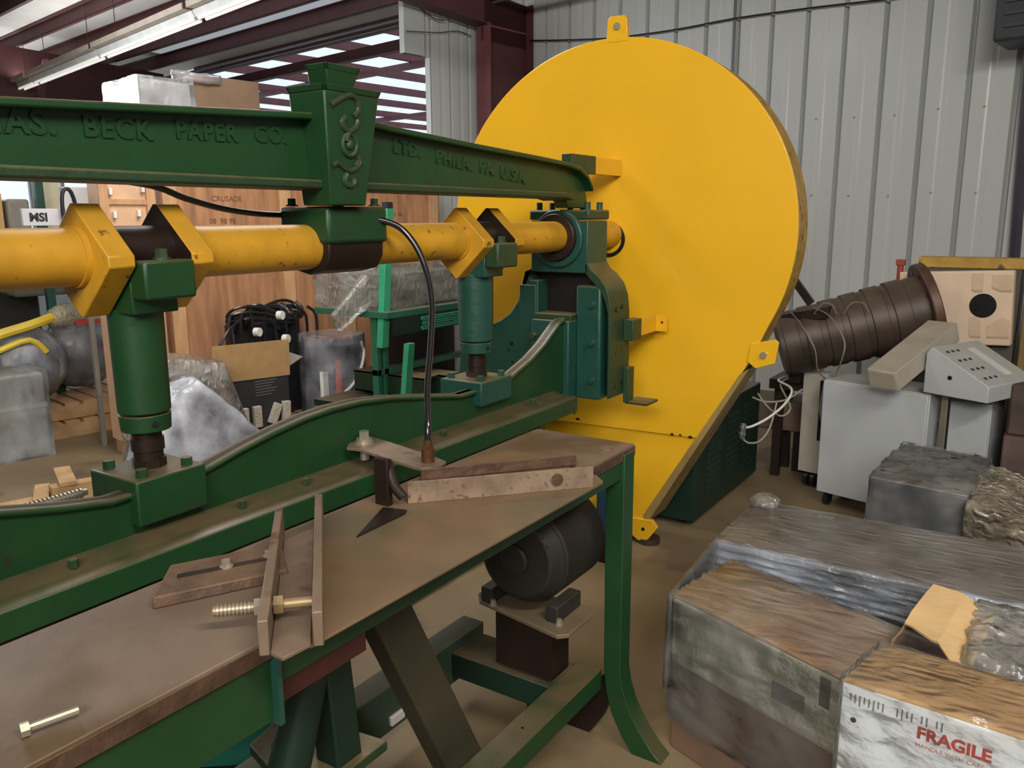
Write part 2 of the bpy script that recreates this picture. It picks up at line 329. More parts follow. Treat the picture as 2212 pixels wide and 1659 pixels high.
# eave strut and girt where the side wall has no sheeting
m = M(); m.box(6.80, 6.81, 6.2, 13, 3.83, 4.02, BM); m.box(6.80, 6.88, 6.2, 13, 3.82, 3.83, BM); trim(m, RED, smooth=False)
m = M(); m.box(6.80, 6.81, 6.2, 13, 3.55, 3.69, BM); m.box(6.70, 6.81, 6.2, 13, 3.54, 3.55, BM); trim(m, RED, smooth=False)
m = M(); m.tube([BM@Vector(q) for q in ((6.2, -2, 3.70), (6.2, 13, 3.70))], 0.018, smooth=0); m.tube([BM@Vector(q) for q in ((6.28, -2, 3.67), (6.28, 13, 3.67))], 0.012, smooth=0)
tag(obj('conduit', m, mat('grey_conduit', (0.16, 0.16, 0.17), 0.35, metal=0.5)), 'pair of thin grey conduits running under the roof along the side wall', 'conduit')
# hall beyond the side wall: bright roof sheets, red beams running away from the wall
struct('window_1', M().box(6.95, 30, 6.3, 34, 4.30, 4.33, BM), SKYP, smooth=False)
for i in range(15):
    t = 6.9+i*1.25+ (0.03*i*i); m = M(); m.box(6.9, 30, t, t+0.008, 4.14, 4.28, BM); m.box(6.9, 30, t-0.04, t+0.04, 4.135, 4.145, BM); trim(m, RED_LIT, smooth=False)
for i, n in enumerate((9.5, 14.0)):
    m = M(); m.box(n, n+0.1, 6.4, 30, 4.03, 4.13, BM); trim(m, RED_LIT, smooth=False)
struct('window_2', M().box(6.9, 30, 33.5, 33.6, 0, 4.3, BM), WINP, smooth=False)
struct('window_3', M().box(29.9, 30, 6.4, 33.5, 0, 4.3, BM), WINP, smooth=False)
# far wall of this bay; a glowing sheet stands in for its lit brightness
struct('far_wall_glow', M().box(-5, 6.9, 15.5, 15.55, 0.5, 3.0, BM), WINP, smooth=False)
m = M()
for i in range(24): m.box(-5+i*0.5, -4.95+i*0.5, 15.40, 15.48, 0.5, 3.0, BM)
m.box(-7.2, 7, 15.52, 15.6, 3.0, 4.9, BM); m.box(-7.2, -5, 15.52, 15.6, 0, 3.0, BM); m.box(-5, 7, 15.4, 15.48, 0, 0.5, BM); m.box(-5, 7, 15.4, 15.48, 2.3, 2.36, BM); trim(m, mat('pale_girt', (0.42, 0.45, 0.48), 0.5), smooth=False)

m = M()
for k in range(26):
    y = -1.5+0.12+0.3048*k-0.024
    for z in (1.75, 2.35): q = BM@Vector((6.8, y, z+0.01*((k*7) % 3))); m.cyl(q, BM@Vector((6.79, y, z+0.01*((k*7) % 3))), 0.008, seg=6)
trim(m, RIB)
# things fixed to the shell
def bw_tube(pts, r, **k): return M().tube([BM@Vector(q) for q in pts], r, **k)
tag(obj('wall_conduit', bw_tube(((6.77, 3.61, 3.9), (6.77, 3.61, 0.0)), 0.011, smooth=0), mat('dark_conduit', (0.05, 0.05, 0.07), 0.4)), 'thin dark vertical conduit on the white wall behind the yellow guard', 'conduit')
tag(obj('wall_wire', bw_tube(((6.76, 5.9, 3.38), (6.76, 4.98, 3.27), (6.76, 4.2, 3.235), (6.76, 3.6, 3.24), (6.76, 2.9, 3.215), (6.76, 2.1, 3.18), (6.76, 1.2, 3.25)), 0.007), BLACK), 'thin dark wire sagging across the upper white ribbed wall', 'wire')
tag(obj('partition_wire', bw_tube(((5.45, 6.10, 3.50), (5.62, 6.1, 3.44), (5.75, 6.10, 3.44)), 0.005), BLACK), 'short black wire clipped to the top of the white partition', 'wire')
tag(obj('partition_wire', bw_tube(((5.29, 6.12, 3.28), (5.7, 6.12, 3.33), (5.95, 6.12, 3.38), (6.13, 6.12, 3.36)), 0.004), BLACK), 'long thin wire strung lower across the white partition beside the red column', 'wire')
tag(obj('drain_pipe', bw_tube(((6.74, 1.42, 3.9), (6.74, 1.30, 0.0)), 0.035, smooth=0), mat('dark_pipe', (0.035, 0.03, 0.045), 0.35)), 'dark vertical pipe on the wall at the right edge, above the yellow beam', 'pipe')
t = thing('unit_heater', 'dark box hanging high on the wall at the top right corner', 'heater', BW(6.45, 1.25, 2.70), BA)
obj('housing', M().box(6.3, 6.7, 0.7, 1.52, 2.70, 3.35, BM), mat('dark_grey_metal', (0.035, 0.037, 0.042), 0.5), t, bevel=0.02)
m = M()
for i in range(7): m.box(6.285, 6.30, 0.76, 1.46, 2.78+i*0.075, 2.80+i*0.075, BM)
obj('louvre', m, mat('dark_grey_metal2', (0.05, 0.052, 0.06), 0.4), t, smooth=False)
obj('hanger', M().box(6.48, 6.51, 0.9, 0.93, 3.35, 3.95, BM).box(6.48, 6.51, 1.35, 1.38, 3.35, 3.95, BM), RED, t, smooth=False)
# fluorescent strips
def strip(t0, label):
    n = 3.885+(t0+1.2-6.74)*0.052; t = thing('fluorescent_strip', label, 'light fixture', BW(n, t0+1.2, 3.36), BA, 'fluorescent strips in a row under the roof')
    S_ = BM @ Matrix.Translation((n, t0, 0)) @ Matrix.Rotation(-0.052, 4, 'Z')
    obj('housing', M().prism([(-.07, 3.44), (.07, 3.44), (.04, 3.385), (-.04, 3.385)], 'xz', 0, 2.43, S_), WHITE, t, smooth=False)
    obj('reflector', M().box(-.13, .13, .03, 2.40, 3.445, 3.452, S_).box(-.14, -.13, .03, 2.40, 3.445, 3.50, S_), mat('tan_tray', (0.52, 0.44, 0.36), 0.6), t, smooth=False)
    for s in (-1, 1): obj('tube', M().cyl(S_@Vector((s*.035, .04, 3.372)), S_@Vector((s*.035, 2.38, 3.372)), 0.014, seg=12), TUBEL, t)
    area('strip_ceiling_fill', S_@Vector((0, 1.2, 3.50)), S_@Vector((0, 1.21, 6)), 0.12, 2.3, 9, (1.0, 0.97, 0.92))  # upward fill added to brighten the ceiling; the strip itself is unlit
    obj('hanger', M().tube([S_@Vector((0, .4, 3.45)), S_@Vector((0, .4, 3.90))], .004, smooth=0), BLACK, t)
    obj('hanger', M().tube([S_@Vector((0, 2.0, 3.45)), S_@Vector((0, 2.0, 3.90))], .004, smooth=0), BLACK, t)
for t0, l in ((2.55, 'nearest fluorescent strip light of the row, just above the picture top'), (5.0, 'fluorescent strip light running into the top edge, second of the row'), (7.45, 'long fluorescent strip light in the middle of the ceiling row'), (9.9, 'fluorescent strip light fourth in the row, over the far crates'), (12.35, 'farthest fluorescent strip light of the row, at the left picture edge')): strip(t0, l)
t = thing('fluorescent_strip', 'short white light fixture far off at the left edge under the roof', 'light fixture', BW(3.2, 12.2, 3.42), BA)
obj('housing', M().box(3.0, 3.6, 12.1, 12.3, 3.5, 3.6, BM), WHITE, t); obj('cord', bw_tube(((3.12, 12.2, 3.5), (3.1, 12.2, 3.3), (3.05, 12.2, 3.1)), 0.012), WHITE, t)

# ================================================================ CUTTING PRESS
P = thing('cutting_press', 'large green cast iron cutting press with a yellow crank shaft under an arched lettered beam', 'machine', (1.79, 1.8, 0))
# overhead beam: web with flanges
top = [(0.05, 1.70), (0.20, 1.755), (0.45, 1.806), (0.85, 1.831), (1.67, 1.880), (1.79, 1.882), (1.927, 1.870), (2.343, 1.849), (2.773, 1.831), (3.00, 1.820), (3.10, 1.806), (3.17, 1.775), (3.215, 1.725), (3.235, 1.64)]
bot = [(3.06, 1.64), (3.045, 1.665), (3.00, 1.678), (0.60, 1.682), (0.50, 1.67), (0.46, 1.64), (0.04, 1.64)]
obj('beam_web', M().prism(top+bot, 'xz', 1.735, 1.795), GREEN, P, bevel=0.004)
def band(pts, y0, y1, th, up_=True):
    m = M(); k = 1 if up_ else -1; pl = list(pts)+[(x, z-k*th) for x, z in reversed(pts)]; m.prism(pl, 'xz', y0, y1); return m
obj('top_flange', band(top[:-1], 1.695, 1.835, 0.018), GREEN, P, bevel=0.005)
obj('bottom_flange', band([(0.55, 1.704), (1.2, 1.704), (2.2, 1.702), (2.98, 1.70), (3.03, 1.692)], 1.690, 1.840, 0.024), OLIVE, P, bevel=0.006)
for b, x, z, sz, dz in (('CHAS.', 0.745, 1.765, 0.066, 0.03), ('BECK', 1.005, 1.773, 0.060, 0.02), ('PAPER', 1.225, 1.785, 0.056, 0.02), ('CO.', 1.452, 1.793, 0.056, 0.02),
                        ('LTD.', 1.975, 1.798, 0.058, -0.07), ('PHILA.', 2.185, 1.777, 0.062, -0.09), ('PA.', 2.43, 1.757, 0.062, -0.09), ('U.S.A.', 2.56, 1.742, 0.062, -0.09)):
    text('raised_lettering', b, sz, 0.0028, GREEN, face_mtx((x, 1.733, z), (1, 0, dz), (0, 0, 1)), P, bold=0.0015, spacing=1.15)
# keystone ornament
def fr(x0, x1, y0, y1, z0, X0, X1, Y0, Y1, z1, m=None):
    m = m or M(); return m.hexa([(x0, y0, z0), (x1, y0, z0), (x1, y1, z0), (x0, y1, z0)], [(X0, Y0, z1), (X1, Y0, z1), (X1, Y1, z1), (X0, Y1, z1)])
k = obj('keystone', fr(1.640, 1.776, 1.665, 1.775, 1.636, 1.609, 1.818, 1.640, 1.776, 1.930), GREEN, P, bevel=0.005)
m = fr(1.609, 1.818, 1.640, 1.652, 1.930, 1.605, 1.822, 1.634, 1.646, 1.946); fr(1.609, 1.818, 1.764, 1.776, 1.930, 1.605, 1.822, 1.770, 1.782, 1.946, m)
fr(1.609, 1.621, 1.64, 1.776, 1.930, 1.605, 1.617, 1.634, 1.782, 1.946, m); fr(1.806, 1.818, 1.64, 1.776, 1.930, 1.810, 1.822, 1.634, 1.782, 1.946, m); obj('keystone_lip', m, GREEN, k, bevel=0.002)
obj('finial', fr(1.650, 1.730, 1.665, 1.735, 1.925, 1.630, 1.750, 1.650, 1.722, 1.985), GREEN, k, bevel=0.003)
m = fr(1.630, 1.750, 1.650, 1.660, 1.984, 1.626, 1.754, 1.645, 1.655, 2.000); fr(1.630, 1.640, 1.650, 1.722, 1.984, 1.626, 1.636, 1.645, 1.728, 2.000, m); fr(1.740, 1.750, 1.650, 1.722, 1.984, 1.744, 1.754, 1.645, 1.728, 2.000, m); fr(1.630, 1.750, 1.712, 1.722, 1.984, 1.626, 1.754, 1.718, 1.728, 2.000, m)
obj('finial_lip', m, GREEN, k, bevel=0.002)
def yf(z): return 1.665-(z-1.636)/0.294*0.025
sc = [[(1.62, 1.894), (1.649, 1.91), (1.684, 1.924), (1.71, 1.921), (1.722, 1.904), (1.722, 1.888), (1.704, 1.872)],
      [(1.674, 1.87), (1.662, 1.855), (1.672, 1.838), (1.696, 1.834), (1.718, 1.85), (1.723, 1.865)], [(1.697, 1.836), (1.684, 1.826), (1.678, 1.806)],
      [(1.628, 1.740), (1.649, 1.748), (1.672, 1.736), (1.695, 1.729), (1.722, 1.74), (1.734, 1.756)], [(1.722, 1.772), (1.728, 1.757), (1.716, 1.741)],
      [(1.685, 1.721), (1.676, 1.704), (1.687, 1.690), (1.709, 1.692), (1.715, 1.708)]]
m = M()
for s in sc: m.tube([(x+.012, yf(z)-0.001, z) for x, z in s], 0.0078, seg=8)
obj('scroll_ornament', m, mat('highlight_green', (0.030, 0.048, 0.022), 0.45), k)  # scroll is the same green; its highlights are put into the colour
m = M(); m.ball((1.705, yf(1.797)-.001, 1.797), 0.013, (1, .7, 1)); m.tube([(1.705+0.027*math.cos(a*math.pi/8), yf(1.797)-.001, 1.797+0.029*math.sin(a*math.pi/8)) for a in range(17)], 0.006)
obj('rosette', m, OLIVE, k)
# centre bearing
m = M(); m.box(1.661, 1.905, 1.700, 1.900, 1.530, 1.634); obj('centre_bearing_cap', m, GREEN, P, bevel=0.012)
m = M(); m.prism([(1.712, 1.535), (1.888, 1.535), (1.885, 1.49), (1.86, 1.455), (1.80, 1.442), (1.74, 1.455), (1.715, 1.49)], 'yz', 1.672, 1.895); obj('centre_bearing_shell', m, DKRUST, P, bevel=0.004)
for x, y in ((1.69, 1.725), (1.69, 1.875), (1.875, 1.725), (1.875, 1.875)): obj('bearing_bolt', M().bolt((x, y, 1.636), (0, 0, 1), 0.013, 0.022), OLIVE, P)
# crank shaft
sh = obj('crank_shaft', M().cyl((0.30, 1.80, 1.521), (1.000, 1.80, 1.521), 0.0635, seg=40).cyl((1.262, 1.80, 1.521), (2.372, 1.80, 1.521), 0.0635, seg=40).cyl((2.635, 1.80, 1.521), (3.60, 1.80, 1.521), 0.0635, seg=40), YELOLD, P)
def cheek(x0, x1):
    c = 0.012; h = 0.124; z = 1.512; y = 1.80
    pl = [(y-h, z-c), (y-h, z+c), (y-c*.4, z+h), (y+c*.4, z+h), (y+h, z+c), (y+h, z-c), (y+c*.4, z-h), (y-c*.4, z-h)]
    return M().prism(pl, 'yz', x0, x1)
for a, b_ in ((0.998, 1.060), (1.200, 1.262), (2.370, 2.434), (2.568, 2.635)):
    ck = obj('crank_cheek', cheek(a, b_), YELOLD, P, bevel=0.003)
    if a in (1.200, 2.568): obj('bare_inner_face', cheek(a-0.0015, a), DKRUST, ck)
for a, b_ in ((1.06, 1.20), (2.434, 2.568)): obj('crank_pin', M().cyl((a, 1.785, 1.532), (b_, 1.785, 1.532), 0.055), DKRUST, P)
for a in (0.985, 2.36): obj('shaft_weld', M().ring((a, 1.80, 1.521), (a+0.014, 1.80, 1.521), 0.068, 0.055), YELOLD, P)
obj('shaft_weld', M().ring((1.262, 1.80, 1.521), (1.272, 1.80, 1.521), 0.068, 0.055), YELOLD, P)
# connecting rods
for cx, nm in ((1.125, 0), (2.487, 1)):
    y = 1.80
    rod = obj('connecting_rod', M().cyl((cx, y, 1.15), (cx, y, 1.40), 0.060+nm*.004, 0.062+nm*.005, seg=36).box(cx-.058, cx+.058, 1.715, 1.87, 1.39, 1.475), GREEN if nm == 0 else GREEN_LIT, P, bevel=0.004)
    cp = obj('rod_cap', M().box(cx-.060, cx+.068, 1.655, 1.715, 1.425, 1.512), GREEN if nm == 0 else OLIVE, rod, bevel=0.007)
    obj('cap_bolt', M().bolt((cx+.005, 1.685, 1.512), (0, 0, 1), 0.015, 0.024), OLIVE, cp)
    obj('rod_collar', M().cyl((cx, y, 1.106), (cx, y, 1.146), 0.057+nm*.004, 0.059+nm*.004, seg=36), GREEN if nm == 0 else GREEN_LIT, rod, bevel=0.002)
    obj('set_screw_hole', M().cyl((cx-.012, y-.0545-nm*.004, 1.126), (cx-.014, y-.059-nm*.004, 1.126), 0.007, seg=12), BLACK, rod)
    obj('adjusting_screw', M().cyl((cx, y, 1.0), (cx, y, 1.11), 0.034, seg=20).cyl((cx, y, 1.01), (cx, y, 1.035), 0.040, seg=8).cyl((cx, y, 1.055), (cx, y, 1.085), 0.038, seg=20), DKRUST, rod)
    zp = 0.905 if nm == 0 else 0.925
    x0, x1 = (1.025, 1.210) if nm == 0 else (2.378, 2.578)
    pad = obj('ram_pad', M().box(x0, x1, 1.70, 1.89, zp, 1.014), GREEN if nm == 0 else GREEN_LIT, P, bevel=0.005)
    for bx in (x0+.033, x1-.033):
        for by in (1.728, 1.862): obj('pad_bolt', M().bolt((bx, by, 1.014), (0, 0, 1), 0.0145, 0.019, False), GREEN if nm == 0 else GREEN_LIT, pad)
# ram: arched web with a broad foot flange
arch = [(0.35, 1.19), (0.48, 1.125), (0.62, 1.062), (0.744, 1.030), (0.862, 1.003), (0.979, 0.983), (1.222, 0.990), (1.34, 1.018), (1.456, 1.040), (1.56, 1.055), (1.664, 1.062), (1.79, 1.060), (1.925, 1.046), (2.10, 1.018),
        (2.292, 0.985), (2.578, 0.985), (2.655, 1.012), (2.76, 1.045), (2.86, 1.090), (2.939, 1.138), (2.99, 1.170), (3.03, 1.180)]
obj('ram_web', M().prism(arch+[(3.06, 1.18), (3.06, 0.86), (0.33, 0.86)], 'xz', 1.735, 1.765), GREEN, P, bevel=0.003)
obj('ram_rim', band(arch, 1.722, 1.778, 0.016), GREEN, P, bevel=0.006)
obj('ram_foot', M().prism([(1.615, 0.806), (1.615, 0.866), (1.628, 0.872), (1.66, 0.872), (1.665, 0.868), (1.74, 0.882), (1.88, 0.882), (1.88, 0.806)], 'yz', 0.30, 2.946), GREEN, P, bevel=0.003)
for bx in (0.86, 1.30, 1.52, 2.14, 2.72): obj('foot_bolt', M().bolt((bx, 1.69, 0.874), (0, 0, 1), 0.011, 0.018, False), OLIVE, P)
obj('knife_bar', M().box(0.5, 2.55, 1.66, 1.70, 0.772, 0.806), DKRUST, P, bevel=0.003)
for x in (1.18, 1.62, 1.86): obj('knife_clamp', M().box(x, x+.16, 1.60, 1.66, 0.765, 0.804), DKRUST, P, bevel=0.004)
scr = M().cyl((0.60, 1.98, 0.932), (1.06, 1.98, 0.932), 0.009, seg=12)
for i in range(44):
    x = 0.62+i*0.0098; scr.ring((x, 1.98, .932), (x+.005, 1.98, .932), 0.0135, 0.0085, 16)
obj('lead_screw', scr, ZINC, P)
# end frames (right one in view, the left one stands just out of it)
def end_frame(X, s, side):
    def bx(a, b, y0, y1, z0, z1, m=None): m = m or M(); a, b = sorted((X+s*a, X+s*b)); return m.box(a, b, y0, y1, z0, z1)
    def pz(pl, a, b, m=None): m = m or M(); a, b = sorted((X+s*a, X+s*b)); return m.prism(pl, 'yz', a, b)
    ef = obj('end_frame', pz([(1.572, 0.84), (1.574, 1.25), (1.60, 1.32), (1.66, 1.375), (1.66, 1.40), (1.94, 1.40), (1.945, 1.365), (1.985, 1.31), (2.005, 1.24), (2.05, 1.18), (2.12, 1.13), (2.25, 1.08), (2.34, 0.98), (2.38, 0.6), (2.44, 0.0), (2.02, 0.0), (1.98, 0.5), (1.93, 0.815), (1.75, 0.835), (1.70, 0.80), (1.62, 0.83)], 0.10, 0.16), DKGREEN if side else GREEN_LIT, P, bevel=0.003)
    # back half of the casting, flush with the front
    obj('back_cheek', pz([(1.905, 1.33), (1.945, 1.33), (1.965, 1.365), (1.945, 1.372), (1.985, 1.31), (2.010, 1.235), (2.05, 1.18), (2.105, 1.142), (2.18, 1.11), (2.27, 1.05), (2.34, 0.95), (2.38, 0.6), (2.44, 0.0), (2.06, 0.0), (2.0, 0.5), (1.96, 0.82), (1.905, 0.83)], 0.0, 0.18), GREEN_LIT, ef, bevel=0.004)
    # front rim, its outer side catches the light
    outer = [(1.548, 0.838), (1.545, 1.0), (1.548, 1.20), (1.556, 1.27), (1.575, 1.32), (1.61, 1.36), (1.645, 1.385), (1.66, 1.41)]
    inner = [(1.672, 1.41), (1.672, 1.372), (1.655, 1.350), (1.60, 1.30), (1.575, 1.25), (1.562, 1.20), (1.560, 1.0), (1.560, 0.838)]
    obj('front_rim', pz(outer+inner, 0.0, 0.185), OLIVE, ef, bevel=0.003)
    obj('recess_shade', pz([(1.563, .832), (1.563, 1.22), (1.60, 1.30), (1.66, 1.348), (1.70, 1.368), (1.955, 1.368), (1.955, .832)], 0.080, 0.101), mat('shade_black', (0.010, 0.007, 0.006), 0.5), ef)  # dark sheet in the opening and slot: their shade painted black
    obj('bearing_block', bx(0, 0.18, 1.66, 1.94, 1.368, 1.587), GREEN_LIT, ef, bevel=0.005)
    cap = obj('bearing_cap', bx(-0.004, 0.184, 1.652, 1.948, 1.590, 1.632), OLIVE, ef, bevel=0.009)
    for y in (1.682, 1.765, 1.918):
        for x in (0.035, 0.145): obj('cap_bolt', M().cyl((X+s*x, y, 1.632), (X+s*x, y, 1.664), 0.0135, seg=12), GREEN_LIT, cap)
    r = obj('shaft_collar', M().ring((X-s*0.045, 1.80, 1.518), (X, 1.80, 1.518), 0.098, 0.066), DKRUST, ef, bevel=0.004)
    obj('collar_housing', M().ring((X-s*0.02, 1.80, 1.512), (X+s*0.01, 1.80, 1.512), 0.122, 0.09), GREEN_LIT, ef, bevel=0.006)
    rail = obj('guide_rail', bx(0.0, 0.09, 1.595, 1.715, 0.825, 1.316), GREEN_LIT, ef, bevel=0.010)
    for z in (1.236, 1.072, 0.908): obj('rail_bolt', M().bolt((X, 1.632, z), (-s, 0, 0), 0.013, 0.016), GREEN_LIT, rail)
    obj('back_rail', bx(-0.004, 0.05, 1.912, 2.000, 0.83, 1.31), GREEN_LIT, ef, bevel=0.004)
    sl = obj('ram_slide', bx(-0.065, 0.07, 1.712, 1.898, 0.820, 1.168), GREEN_LIT, P, bevel=0.005)
    obj('slide_top', bx(-0.04, 0.07, 1.715, 1.898, 1.168, 1.192), OLIVE, sl, bevel=0.003)
    for y, z in ((1.795, 1.095), (1.885, 1.095), (1.79, 0.895)): obj('slide_bolt', M().bolt((X-s*0.065, y, z), (-s, 0, 0), 0.016, 0.020), OLIVE, sl)
    if side: return ef
    b1 = obj('strap_lug', M().box(X+.12, X+.21, 1.500, 1.546, 1.075, 1.168), OLIVE, ef, bevel=0.003)
    b2 = obj('angle_lug', M().box(X+.13, X+.19, 1.522, 1.546, 0.80, 0.955).box(X+.13, X+.25, 1.43, 1.535, 0.795, 0.806), OLIVE, ef, bevel=0.002)
    for y, z in ((1.547, 1.215), (1.547, 1.03), (1.547, 0.885)):
        obj('bolt_hole', M().cyl((X+.06, 1.544, z), (X+.06, 1.549, z), 0.011, seg=12).cyl((X+.115, 1.544, z+.008), (X+.115, 1.549, z+.008), 0.009, seg=12), BLACK, ef)
    for y, z in ((2.045, 1.04), (2.06, 1.01), (2.04, 0.955)): obj('bolt_hole', M().cyl((X-.003, y, z), (X+.003, y, z), 0.010 if z > 1.03 else 0.006, seg=12), BLACK, ef)
    return ef
end_frame(3.10, 1, 0); end_frame(0.48, -1, 1)
obj('tie_tube', M().box(3.105, 3.32, 1.742, 1.792, 1.785, 1.862), OLIVE, P, bevel=0.002)
obj('tie_tube_end', M().box(3.318, 3.575, 1.744, 1.790, 1.787, 1.860), YEL, P, bevel=0.002)
# grease hose from centre bearing down to the bracket
hp = [(1.85, 1.72, 1.600), (1.894, 1.69, 1.589), (1.925, 1.66, 1.566), (1.940, 1.62, 1.514), (1.936, 1.58, 1.439), (1.907, 1.54, 1.347), (1.846, 1.50, 1.233), (1.778, 1.46, 1.126), (1.728, 1.42, 1.04), (1.715, 1.412, 0.995)]
h = tag(obj('hydraulic_hose', M().tube(hp, 0.0095, seg=12, smooth=6), HOSE), 'black hose arching from the centre bearing down to a brass fitting', 'hose')
tag(obj('power_cable', M().tube([(0.9, 1.93, 1.70), (1.10, 1.92, 1.70), (1.267, 1.91, 1.684), (1.356, 1.90, 1.654), (1.467, 1.90, 1.629), (1.591, 1.90, 1.615), (1.727, 1.90, 1.611)], 0.0085, smooth=5), BLACK), 'black cable hanging under the lettered beam left of the keystone', 'cable')
t = thing('hose_bracket', 'dusty tapered steel bracket holding the hose fitting over the table', 'bracket', (1.74, 1.55, 0.93))
m = M().prism([(1.735, 1.735), (1.700, 1.71), (1.71, 1.67), (1.66, 1.425), (1.655, 1.385), (1.70, 1.365), (1.745, 1.372), (1.76, 1.41), (1.82, 1.66), (1.83, 1.72), (1.79, 1.75)], 'xy', 0.925, 0.935); obj('plate', m, BARE, t, bevel=0.002)
obj('anchor_bolt', M().cyl((1.765, 1.70, 0.883), (1.765, 1.70, 0.925), 0.014).cyl((1.765, 1.70, 0.935), (1.765, 1.70, 0.940), 0.030).cyl((1.765, 1.70, 0.940), (1.765, 1.70, 0.950), 0.024).cyl((1.765, 1.70, 0.95), (1.765, 1.70, 0.972), 0.016, seg=6), ZINC, t)
obj('hose_fitting', M().cyl((1.715, 1.412, 0.935), (1.715, 1.412, 0.972), 0.0185).cyl((1.715, 1.412, 0.972), (1.715, 1.412, 0.984), 0.0165, seg=6).cyl((1.715, 1.412, 0.984), (1.715, 1.412, 0.998), 0.012), mat('brass_rust', (0.14, 0.06, 0.03), 0.45, metal=0.5), t)

# ================================================================ YELLOW GUARD
GM = Matrix.Rotation(R(4), 4, 'Z') @ Matrix.Translation((3.704, 0, 0))
def G(x, s, z): return GM @ Vector((x, s, z))
g = thing('gear_guard', 'huge round yellow sheet metal guard at the far end of the press', 'guard', G(0.1, 1.6, 0), R(4))
cs, czn, gr = 1.549, 1.534, 0.865
def gpoly(r, zb, d=0.0):
    pl = []
    a0 = math.atan2(1.14-czn, 0.785-cs) % (2*math.pi); a1 = math.atan2(1.22-czn, 2.355-cs) % (2*math.pi) - 2*math.pi
    n = 72; a = a0
    for i in range(n+1): q = a0+(a1-a0)*i/n; pl.append((cs+r*math.cos(q), czn+r*math.sin(q)))
    pl += [(2.26-d, 0.90), (2.12-d, zb), (1.36+d, zb), (1.335+d, 0.13+ (0 if zb < .13 else zb-.13)), (1.16+d, 0.44 if zb < .44 else zb+.01), (0.985+d, 0.745), (0.86+d, 0.96)]
    return pl
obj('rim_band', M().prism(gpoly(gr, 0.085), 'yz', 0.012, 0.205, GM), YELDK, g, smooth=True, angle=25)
face = gpoly(gr, 0.578); face = [p for p in face if p[1] >= 0.578-1e-6]
face = [p for p in face if not (p[1] < 0.60)] 
i0 = face.index(max(face, key=lambda p: (p[1] < 1.0 and p[0] > 1.6) * (2-p[1])))
fp = face[:i0+1]+[(2.195, 0.578), (1.083, 0.578)]+face[i0+1:]
obj('face_panel', M().prism(fp, 'yz', -0.010, 0.012, GM), YEL, g, bevel=0.003, angle=25)
obj('lower_panel', M().hexa([G(0.012, 2.19, 0.575), G(0.012, 1.080, 0.575), G(0.012, 1.335, 0.14), G(0.012, 1.36, 0.085), G(0.012, 2.12, 0.085)],
                            [G(0.004, 2.19, 0.575), G(0.004, 1.080, 0.575), G(-0.006, 1.335, 0.14), G(-0.006, 1.36, 0.085), G(-0.006, 2.12, 0.085)]), YEL, g, smooth=False)
obj('shaft_hole', M().ring(G(-0.014, 1.549, 1.497), G(-0.006, 1.549, 1.497), 0.083, 0.0655), BLACK, g)
tb = obj('top_tab', M().prism([(1.578, 2.380), (1.572, 2.478), (1.560, 2.490), (1.492, 2.490), (1.480, 2.478), (1.474, 2.380)], 'yz', -0.012, 0.012, GM), YEL, g, bevel=0.002)
obj('tab_bolt', M().cyl(G(-0.02, 1.525, 2.445), G(-0.012, 1.525, 2.445), 0.016, seg=16), ZINC, tb)
tb = obj('side_tab', M().prism([(0.855, 1.045), (0.752, 1.070), (0.735, 1.055), (0.745, 0.965), (0.83, 0.935), (0.868, 0.965)], 'yz', -0.020, 0.004, GM), YEL, g, bevel=0.002)
obj('tab_bolt', M().cyl(G(-0.034, 0.795, 1.00), G(-0.020, 0.795, 1.00), 0.015, seg=6), ZINC, tb)
tb = obj('foot_tab', M().prism([(1.42, 0.13), (1.29, 0.135), (1.262, 0.10), (1.31, 0.03), (1.36, 0.018), (1.42, 0.06)], 'yz', -0.018, 0.006, GM), YEL, g, bevel=0.002)
obj('tab_hole', M().cyl(G(-0.020, 1.335, 0.082), G(-0.016, 1.335, 0.082), 0.009, seg=12), BLACK, tb)
obj('rubber_foot', M().cyl(G(0.03, 1.32, 0), G(0.03, 1.32, 0.028), 0.055).cyl(G(0.03, 1.32, 0.028), G(0.03, 1.32, 0.09), 0.014), mat('brown_rubber', (0.05, 0.03, 0.02), 0.6), g)
obj('rubber_foot', M().cyl(G(0.1, 2.05, 0), G(0.1, 2.05, 0.028), 0.055).cyl(G(0.1, 2.05, 0.028), G(0.1, 2.05, 0.09), 0.014), mat('brown_rubber', (0.05, 0.03, 0.02), 0.6), g)
obj('strap', M().hexa([(3.305, 1.516, 1.085), (3.545, 1.530, 1.082), (3.545, 1.540, 1.082), (3.305, 1.526, 1.085)], [(3.305, 1.516, 1.160), (3.545, 1.530, 1.157), (3.545, 1.540, 1.157), (3.305, 1.526, 1.160)]).box(3.535, 3.548, 1.478, 1.54, 1.082, 1.157), YEL, g, bevel=0.001)
obj('strap_hole', M().cyl((3.530, 1.500, 1.125), (3.5352, 1.500, 1.125), 0.005, seg=10), BLACK, g)
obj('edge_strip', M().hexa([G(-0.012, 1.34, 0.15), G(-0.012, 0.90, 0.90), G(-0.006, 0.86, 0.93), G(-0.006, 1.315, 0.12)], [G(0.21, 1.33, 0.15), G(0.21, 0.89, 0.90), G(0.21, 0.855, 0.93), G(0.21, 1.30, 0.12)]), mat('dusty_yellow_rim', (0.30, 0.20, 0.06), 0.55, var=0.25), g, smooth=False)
for i, (s_, z_, w_) in enumerate(((1.205, 0.582, .010), (1.165, 0.584, .006), (1.115, 0.580, .012), (1.70, 0.60, .014), (1.72, 0.63, .006))): obj('paint_chip', M().prism([(s_-w_, z_-.003), (s_+w_*.6, z_-.006), (s_+w_, z_+.004), (s_-w_*.3, z_+.007)], 'yz', -0.0108, -0.0098, GM), DKRUST, g)
